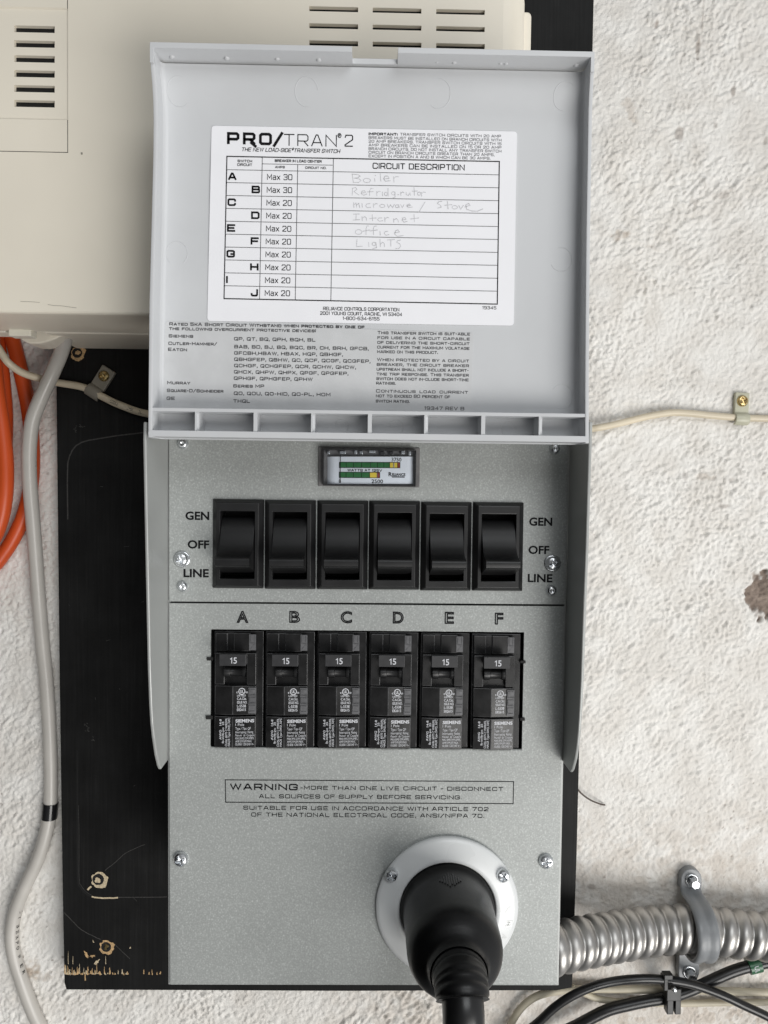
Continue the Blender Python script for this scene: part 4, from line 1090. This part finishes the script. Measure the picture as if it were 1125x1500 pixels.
for tx,x,y0,y1,h in (('AWG   14-8',-6.6,1083,1052.5,1.0),('lb-in/lb-po  25',-5.35,1088,1056,1.0),('CU/AL 60/75 C WIRE/FIL',-3.7,1092.5,1050.5,1.0),('HACR Type SWD, NFC',-2.3,1092,1050,1.0)):
    tvert(tx,x,zb(y0),zb(y1),h)
mb.obj('lettering',M['white_ink'],brk)
brk.location=(cb-sbase)/1000
for i in range(1,6):
    a=brk.copy(); col.objects.link(a); a.parent=sw; a.location=(cb+Vector((PITCH*i+random.uniform(-.15,.15),random.uniform(-.25,.25),random.uniform(-.22,.22)))-sbase)/1000; a.rotation_euler=(math.radians(random.uniform(-.4,.4)),math.radians(random.uniform(-.35,.35)),math.radians(random.uniform(-1.2,1.2)))
    for ch in list(brk.children):
        d=ch.copy(); col.objects.link(d); d.parent=a

# ---------------------------------------------------------------- inlet ring
mb=MB(); ci=P(655,1329,-2)
ci.y=0
mb.lathe(ci,[(.0,35.2),(1.6,35.6),(2.6,35.0),(3.3,33.2),(4.6,29.5),(5.4,26.3),(5.6,24.6),(4.8,23.9),(-1,23.6)],72)
inl=sobj(mb,'inlet_ring',M['nylon'])
for px,py in ((573.5,1281),(736.5,1282)):
    m_=MB(); c=P(px,py,-4); screw_mb(m_,c,10.2*mmpp(-4),2.6,'phillips',.5 if px<600 else 1.0); m_.obj('screw',M['zinc'],inl,base=sbase)
mb=MB()
for j,ch in enumerate('AM('):        # moulded characters around the ring
    t=math.radians(-26+13*j); rr=31.5
    o=ci+Vector((rr*math.cos(t),-4.03,rr*math.sin(t))); u=Vector((-math.sin(t),0,math.cos(t)))*-1; v_=Vector((math.cos(t),.32,math.sin(t)))
    sans(mb,ch,lambda a,b2: o+u*(-1.6)+u*a*-1*-1+v_*(b2-1.6),3.2,3.4,0,.01)
mb.obj('moulded_mark',plain('raised_nylon',(.70,.71,.70),.25,var=.02),inl,base=sbase)

# ================================================================== plug and its cord
ax=Vector((0,-1,0)); pc=Vector((ci.x,-3.0,ci.z))
pl=thing('power_plug',ci,'black round locking plug and cord pushed into the white inlet ring','power plug')
mb=MB()
mb.lathe(pc,[(0,23.4),(2.2,23.4),(3.4,23.0),(4.0,22.2),(10,22.0),(34,21.7),(36.5,21.5),(39,20.9),(41,19.9),(43,18.3),(44.6,16.6),(46,14.9),(47.4,13.6),(49,12.9),(52,12.6)],64)
pb=mb.obj('body',M['rubber'],pl,base=ci)
def onaxis(D): return Vector((pc.x,D+CAMY,pc.z))
axz=pc.z
path=[onaxis(327.5),onaxis(323),onaxis(319),Vector((pc.x+.2,-61.2,axz-1.0)),Vector((pc.x+.3,-64.5,axz-3.0)),Vector((pc.x+.4,-67,axz-6.4)),Vector((pc.x+.5,-68.3,axz-11)),Vector((pc.x+.6,-69,axz-18)),Vector((pc.x+.8,-69,axz-30)),Vector((pc.x+1.5,-68,axz-60)),Vector((pc.x+3,-66,axz-120))]
pp=smooth_path(path,6)
mb=MB(); rad=[]
for i,p in enumerate(pp):
    s=i/6
    if s<5.2:
        f_=(s*1.55)%1.0; r_=12.2-.22*s
        r_-= 1.5*max(0,1-abs(f_-.5)/.16) if .6<s<4.8 else 0
    else: r_=12.2-.22*s
    rad.append(r_)
k5=int(4.6*6)
mb.tube(pp[:k5],12,36,0,True,rad[:k5]); mb.obj('strain_relief',M['rubber'],pl,base=ci)
mb=MB(); mb.tube(pp[k5-8:],8.7,28); mb.obj('cord',M['bcable'],pl,base=ci)
mb=MB()                                       # raised ribs of the moulded mark on top of the body
hs=[.7,1.8,3.2,4.6,6.2,4.4,5.2,3.4,2.2,.8]
for i,h in enumerate(hs):
    t=math.radians(91+(-(i-4.5))*2.9); c=Vector((pc.x+22.0*math.cos(t),0,pc.z+22.0*math.sin(t)))
    y=-3-14.5
    n_=Vector((math.cos(t),0,math.sin(t))); s_=Vector((-math.sin(t),0,math.cos(t)))
    q=[c+s_*.33*a+Vector((0,y+h*b2,0))+n_*o_ for o_ in (-.2,.42) for a,b2 in ((-1,-1),(1,-1),(1,1),(-1,1))]
    mb.add(q,[(0,1,2,3),(4,7,6,5),(0,4,5,1),(1,5,6,2),(2,6,7,3),(3,7,4,0)])
mb.obj('moulded_mark',M['bcable'],pb,.1,1,ci)

# ================================================================== flexible conduit and its strap
Yc=YW-17
def cpt(px,py,Y): return P(px,py,Y)
raw=[cpt(800,1393,75),cpt(821,1387,78),cpt(860,1379,85),cpt(903,1371.5,94),cpt(952,1364,101),cpt(1001,1360.5,104),cpt(1060,1365.5,104),cpt(1120,1371.5,104),cpt(1180,1375,104),cpt(1300,1380,104),cpt(1480,1384,104),cpt(1700,1386,104)]
sp=smooth_path(raw,60)
# resample by length
ds=[0]
for a,b_ in zip(sp,sp[1:]): ds.append(ds[-1]+(b_-a).length)
N=int(ds[-1]/.42); path=[];j=0
for i in range(N):
    s=ds[-1]*i/N
    while ds[j+1]<s: j+=1
    t=(s-ds[j])/(ds[j+1]-ds[j]); path.append(sp[j].lerp(sp[j+1],t))
pitch=9.3
def rf(s):
    def f_(th):
        ph=(s/pitch+th/(2*PI))%1.0
        if ph<.86: return 12.7+2.1*math.sin(PI*ph/.86)**.7
        return 12.7
    return f_
mb=MB(); mb.tube(path,14,40,0,True,[rf(ds[-1]*i/N) for i in range(N)])
o=mb.obj('flexible_conduit',M['steel'])
tag(o,'ribbed steel conduit running right from the bottom of the grey panel','conduit')

sb=P(1006,1350,YW-1)
stp=thing('conduit_strap',sb,'grey cast strap with two ears clamping the ribbed steel conduit','conduit strap')
mb=MB()
ce=P(1012,1361,104); ce.y=104
xm=P(1007,1350,YW-2).x
wid=13.8; nA=20
# centre line of the band: ear, rise, arch, fall, ear (Y,Z)
Rb=16.3; cl=[]
zt=P(1005,1283,YW-2).z; zbm=P(1010,1419,YW-2).z
cl=[(YW-3.2,zt),(YW-3.2,ce.z+Rb+6.5),(YW-4.5,ce.z+Rb+3.0),(YW-8,ce.z+Rb+.6)]
for i in range(nA+1):
    t=PI*i/nA; cl.append((104-Rb*math.sin(t)*1.02, ce.z+Rb*math.cos(t)))
cl+=[(YW-8,ce.z-Rb-.6),(YW-4.5,ce.z-Rb-2.5),(YW-3.2,ce.z-Rb-5),(YW-3.2,zbm)]
def thick_band(mb,cl,x0,x1,prof):
    """sweep a cross profile (x fraction, height) along the band"""
    n=len(cl); rows=[]
    for i in range(n):
        a=Vector(cl[max(0,i-1)]); b2=Vector(cl[min(n-1,i+1)]); tt=(b2-a).normalized(); nn=Vector((tt.y,-tt.x))   # outward
        if nn.x>0 and abs(nn.x)>.01 and i in (0,n-1): nn=-nn
        rows.append((Vector(cl[i]),nn))
    vs=[];m_=len(prof)
    for c,nn in rows:
        for fx_,h in prof:
            q=c+nn*h; vs.append((x0+(x1-x0)*fx_,q.x,q.y))
    fs=[(i*m_+k_,i*m_+(k_+1)%m_,(i+1)*m_+(k_+1)%m_,(i+1)*m_+k_) for i in range(n-1) for k_ in range(m_)]
    mb.add(vs,fs,0,True); mb.add(vs[:m_],[list(range(m_))]); mb.add(vs[-m_:],[list(range(m_-1,-1,-1))])
cls=cl
# check the outward direction: on top of the arch it must point to -Y
pf=[(0,0),(0,-1.6),(.08,-2.7),(.3,-2.9),(.42,-2.1),(.58,-2.1),(.7,-2.9),(.92,-2.7),(1,-1.6),(1,0)]
mid_i=len(cls)//2
a=Vector(cls[mid_i-1]); b2=Vector(cls[mid_i+1]); tt=(b2-a).normalized(); nn=Vector((tt.y,-tt.x))
sgn=1 if nn.x*(-1)*(1)<0 else -1
pf2=[(a_,h*(1 if nn.x>0 else -1)) for a_,h in pf]
thick_band(mb,cls[1:-1],xm-wid/2,xm+wid/2,pf2)
for zc_,s in ((zt,1),(zbm,-1)):               # rounded ears
    zi=(ce.z+Rb+4)if s>0 else (ce.z-Rb-3)
    pts=[]
    for i in range(13):
        t=PI*i/12; pts.append((xm+6.9*math.cos(t)*s,zc_+6.9*math.sin(t)*s))
    pts+= [(xm-6.9*s,zi),(xm+6.9*s,zi)]
    mb.prism(pts,YW-6.4,YW-.8)
mb.obj('strap_band',M['strap'],stp,.6,2,sb,40)
for zc_ in (zt-.5,zbm+.5):
    m_=MB(); c=Vector((xm+.2,YW-6.4,zc_))
    m_.lathe(c,[(0,4.4),(.9,4.4),(.95,3.6)],24,0); m_.lathe(c,[(.9,3.1),(6.0,3.1),(6.6,2.6),(6.7,.001)],6,0,smooth=False,a0=.3)
    m_.obj('hex_bolt',M['zinc'],stp,base=sb)

# ================================================================== cables
def cable(name,pts,rpx,mat,label,cat,group=None,n=16,res=8,rmm=None,extra=None):
    path=smooth_path([P(*p) for p in pts],res)
    Ym=sum(p[2] for p in pts)/len(pts)
    r=rmm or rpx*mmpp(Ym)
    m_=MB(); m_.tube(path,r,n); o=m_.obj(name,mat); tag(o,label,cat,group); return o,path,r
yg=YW-7
# thick grey cable on the left, coming out of the beige box
gp=[(100,470,60),(97,485,70),(94,500,78),(88,520,86),(76,548,91),(60,583,93),(48,615,95),(43,655,97),(43.5,705,100),(48,760,104),(52.5,820,109),(57,880,113),(62,940,114.5),(68,1000,115),(72,1060,115),(74,1110,115),(74.5,1150,115.5),(73,1190,116),(67,1222,116),(54,1262,116),(36,1300,116),(22,1337,116),(17.5,1372,116),(22,1405,116),(34,1443,116),(48,1480,116),(62,1510,116),(80,1550,116)]
gc,gpath,gr=cable('grey_cable',gp,10.2,M['gcable'],'thick grey cable snaking down the wall left of the black board','cable',n=20)
# lettering along it
mb=MB(); word='CYBERPOWER'
pl_=smooth_path([P(27.2,1345,108),P(26.3,1366,108),P(27.4,1385,108),P(31.5,1406,108),P(37.5,1435,108)],10)
tot=len(pl_)
for i,ch in enumerate(word):
    t=int((i+.5)/len(word)*(tot-1)); p=pl_[t]; d=(pl_[min(t+2,tot-1)]-pl_[max(0,t-2)]).normalized()
    # nearest centre point of the cable
    c=min(gpath,key=lambda q:(q.x-p.x)**2+(q.z-p.z)**2); 
    off=Vector((p.x-c.x,0,p.z-c.z)); side_=Vector((-d.z,0,d.x)); lat=off.dot(side_)
    ang=math.asin(max(-.92,min(.92,lat/gr)))
    def mp(u,v,c=c,d=d,ang=ang,side_=side_):
        a=ang+(v-.9)/gr
        return c+d*(u-1.0)+side_*math.sin(a)*(gr+.12)-Vector((0,1,0))*math.cos(a)*(gr+.12)
    sans(mb,ch,mp,2.0,2.1,0,.01)
mb.obj('lettering',M['ink'],gc)
mb=MB()
i0=min(range(len(gpath)),key=lambda i:abs(gpath[i].z-P(72,1173,116).z)); i1=min(range(len(gpath)),key=lambda i:abs(gpath[i].z-P(72,1199,116).z))
seg=[gpath[i0].lerp(gpath[i1],t/6) for t in range(7)]
mb.tube(seg,gr+.5,20); mb.obj('band',M['tape'],gc)

# orange cord: one continuous length hanging in loops beside the box
op=[(-10,440,92),(-12,490,93),(-9,530,94),(-4,577,95),(4,630,96),(8.5,680,96),(7.5,725,96),(0,765,97),(-18,800,98),(-60,830,100),(-130,800,104),(-150,700,108),(-130,560,110),(-70,470,112),(-10,448,113),(11,478,114),(22,510,114.5),(33,555,115),(42,600,115),(47,650,115.5),(46.5,700,115.5),(38,745,115.5),(24,780,115.5),(6,810,115.5),(-16,834,115.5),(-70,860,115.5),(-170,800,115.5),(-190,640,115.5),(-120,480,115),(-50,420,112),(-12,470,112),(-1,520,113),(5,570,114),(8,620,114.5),(4,680,115),(-8,740,115),(-34,790,115)]
cable('orange_cord',op,10.6,M['orange'],'orange extension cord hanging in loops left of the grey cable','extension cord',n=20)

# thin ivory cable passing behind the lid
ip=[(-30,478,84),(-6,505,84),(4,520,84.5),(14,533,86),(33,546,92),(57,554,98),(82,560,101),(117,566,99.5),(135,573,99),(150,581,98.5),(175,593,98),(215,606,98),(300,617,70),(420,612,55),(545,611,50),(680,617,55),(790,628,75),(850,629,112),(880,626,115),(910,619.5,116.5),(940,612,117.5),(962,607.5,118),(985,604.5,118),(1010,605.5,118),(1040,608.5,118),(1070,611,118),(1100,612.5,118),(1130,613,118),(1200,614,118),(1600,620,118)]
ic,ipath,ir=cable('ivory_cable',ip,5.0,M['ivory'],'thin ivory cable crossing the black board and wall behind the lid','cable',rmm=2.25)
mb=MB()
for i,(tx,px,py) in enumerate((('CODE-2',166,588.3),('CMX',190,598.6),('OUT',207,603.6))):
    c=P(px,py,98); nx=min(range(len(ipath)),key=lambda q:(ipath[q]-c).length); d=(ipath[nx+1]-ipath[nx-1]).normalized(); c=ipath[nx]
    s_=Vector((-d.z,0,d.x))
    def mp(u,v,c=c,d=d,s_=s_):
        a=(v-.9)/2.25
        return c+d*(u-2)+s_*math.sin(a)*2.42-Vector((0,1,0))*math.cos(a)*2.42
    sans(mb,tx,mp,4.0 if i else 5.2,1.9,0,.0)
mb.obj('lettering',M['ink'],ic)

def cable_clip(px,py,Yf,ang,mat,label,screwat,crosslen,headr):
    c=P(px,py,Yf); base_=Vector((c.x,Yf,c.z))
    root=thing('cable_clip',base_,label,'cable clip','screwed cable clips')
    u=Vector((math.cos(ang),0,math.sin(ang))); v=Vector((-math.sin(ang),0,math.cos(ang)))
    m_=MB()
    def blk(a0,a1,b0,b1,y0,y1):
        q=[base_+u*a+v*b2+Vector((0,y-Yf,0)) for a in (a0,a1) for y in (y0,y1) for b2 in (b0,b1)]
        m_.add(q,[(0,1,3,2),(4,6,7,5),(0,4,5,1),(2,3,7,6),(0,2,6,4),(1,5,7,3)])
    blk(-4.6,4.6,-1.5,12.5,Yf-3.2,Yf-.1)            # block carrying the screw
    # saddle over the cable
    n=10; vs=[]
    for i in range(n+1):
        t=PI*i/n
        for a in (-4.6,4.6):
            for r_ in (2.5,4.0):
                vs.append(base_+u*a+v*(-4.6+math.cos(t)*r_)+Vector((0,-2.6-math.sin(t)*r_,0)))
    fs=[]
    for i in range(n):
        o_=4*i
        fs+=[(o_+1,o_+5,o_+7,o_+3),(o_,o_+2,o_+6,o_+4),(o_,o_+4,o_+5,o_+1),(o_+2,o_+3,o_+7,o_+6)]
    m_.add(vs,fs,0,True)
    m_.obj('saddle',mat,root,.5,2,base_)
    m_=MB(); s=base_+v*7.0+Vector((0,-3.2,0)); screw_mb(m_,s,headr,1.8,'phillips',.5); m_.obj('screw',M['brass'],root,base=base_)
# left clip sits on the board, right clip on the wall
cable_clip(146,566,YB,math.radians(-32),M['clipgrey'],'dark grey cable clip with brass screw on the black board',None,0,3.3)
cable_clip(1083,604,YW,math.radians(-2),M['clipivory'],'pale translucent cable clip with brass screw on the white wall',None,0,3.6)

# black cables bottom right
b1=[(720,1560,108),(750,1528,108),(787,1499,106),(812,1476,105),(841,1457,104),(872,1444,104),(903,1437,104),(935,1434,103),(966,1434.5,103),(1010,1441,103),(1056,1457,103),(1090,1473,103),(1128,1491,103),(1200,1530,104),(1330,1590,106),(1500,1640,108)]
cable('black_cable',b1,6.4,M['bcable'],'thinner black cable arching over the other cables at the bottom right','cable',group='black cables beneath the conduit')
b2_=[(780,1545,112),(815,1518,112),(846,1502,112),(887,1481,112),(920,1472,112),(949,1466,112),(980,1461,112),(1010,1451,112),(1041,1437,112),(1068,1425,112),(1092,1417,112),(1130,1408,112),(1200,1395,112),(1330,1385,112),(1600,1380,112)]
bc,bpath,br=cable('black_cable',b2_,8.4,M['bcable'],'thicker black cable with a green tag rising under the steel conduit','cable',group='black cables beneath the conduit')
mb=MB()
def seg_tube(path,pxa,pxb,r,mat,nm,par):
    ia=min(range(len(path)),key=lambda i:abs(path[i].x-P(pxa,1420,112).x)); ib=min(range(len(path)),key=lambda i:abs(path[i].x-P(pxb,1420,112).x))
    a,b2=path[ia],path[ib]; m_=MB(); m_.tube([a.lerp(b2,t/6) for t in range(7)],r,24); m_.obj(nm,mat,par); return a,b2
a,b2=seg_tube(bpath,1095,1112,br+1.3,M['green'],'tag',bc)
seg_tube(bpath,1112.5,1175,br*.9,M['foil'],'wrap',bc)
mb=MB(); d=(b2-a).normalized(); s_=Vector((-d.z,0,d.x)); c=(a+b2)/2; rr=br+1.42
def mp(u,v):
    aa=(1.5-u)/rr-.0
    return c+d*(v-1.6)+s_*math.sin(aa+.15)*rr-Vector((0,1,0))*math.cos(aa+.15)*rr
sans(mb,'UL',mp,4.2,3.0,0,.0); mb.obj('lettering',M['white_ink'],bc)

# cable saddle holding the black cables
sd=P(980,1460,YW)
ct=thing('cable_stand',sd,'black plastic stand-off clip holding the two black cables to the wall','cable clip')
mb=MB()
def pbox(x0,x1,y0,y1,Yf,Yb_):
    a=P(x0,y0,Yf); b2=P(x1,y1,Yf); mb.box(a.x,b2.x,Yf,Yb_,b2.z,a.z)
pbox(973,986,1428.5,1436,99,104); pbox(978,986.5,1446,1486.5,103,109); pbox(989.5,997.5,1457,1486.5,103,109); pbox(977,998,1449,1467,101,108); pbox(973,979,1434,1452,100,107); pbox(982,993,1470,1478,108,YW-.3)
mb.obj('clip_body',M['black'],ct,.5,2,sd)
mb=MB(); q=P(987,1449,98); mb.lathe(q,[(0,1.7),(1.6,1.6),(2,.9),(2.05,.001)],12); mb.obj('nail',M['zinc'],ct,base=sd)

# dull ivory cables beneath
i1=[(728,1560,116),(738,1525,116),(750,1497,116),(764,1476,116),(783,1461,116),(808,1453,116),(845,1449,116.5),(900,1449,117),(960,1450,117),(1030,1451,117),(1128,1454,117),(1200,1456,117),(1600,1460,117)]
cable('ivory_wire',i1,5.4,M['ivorydull'],'upper ivory wire curving out from under the panel behind black cables','cable',group='ivory wires at the wall foot')
i2=[(838,1446,117),(858,1456,117),(880,1464,117.5),(920,1468,118),(980,1470,118),(1050,1469,118),(1128,1468,118),(1200,1467,118),(1600,1468,118)]
cable('ivory_wire',i2,4.6,M['ivorydull'],'lower flat ivory wire running along the wall behind the black clip','cable',group='ivory wires at the wall foot')
# stray wire end beside the board
cable('stray_wire',[(838,1140,112),(847,1157,114),(856,1166,115),(867,1173,116),(880,1178,118),(886,1179,120)],1.1,M['wire'],'short brown wire end sticking out beside the black board','wire',rmm=.55,n=8)
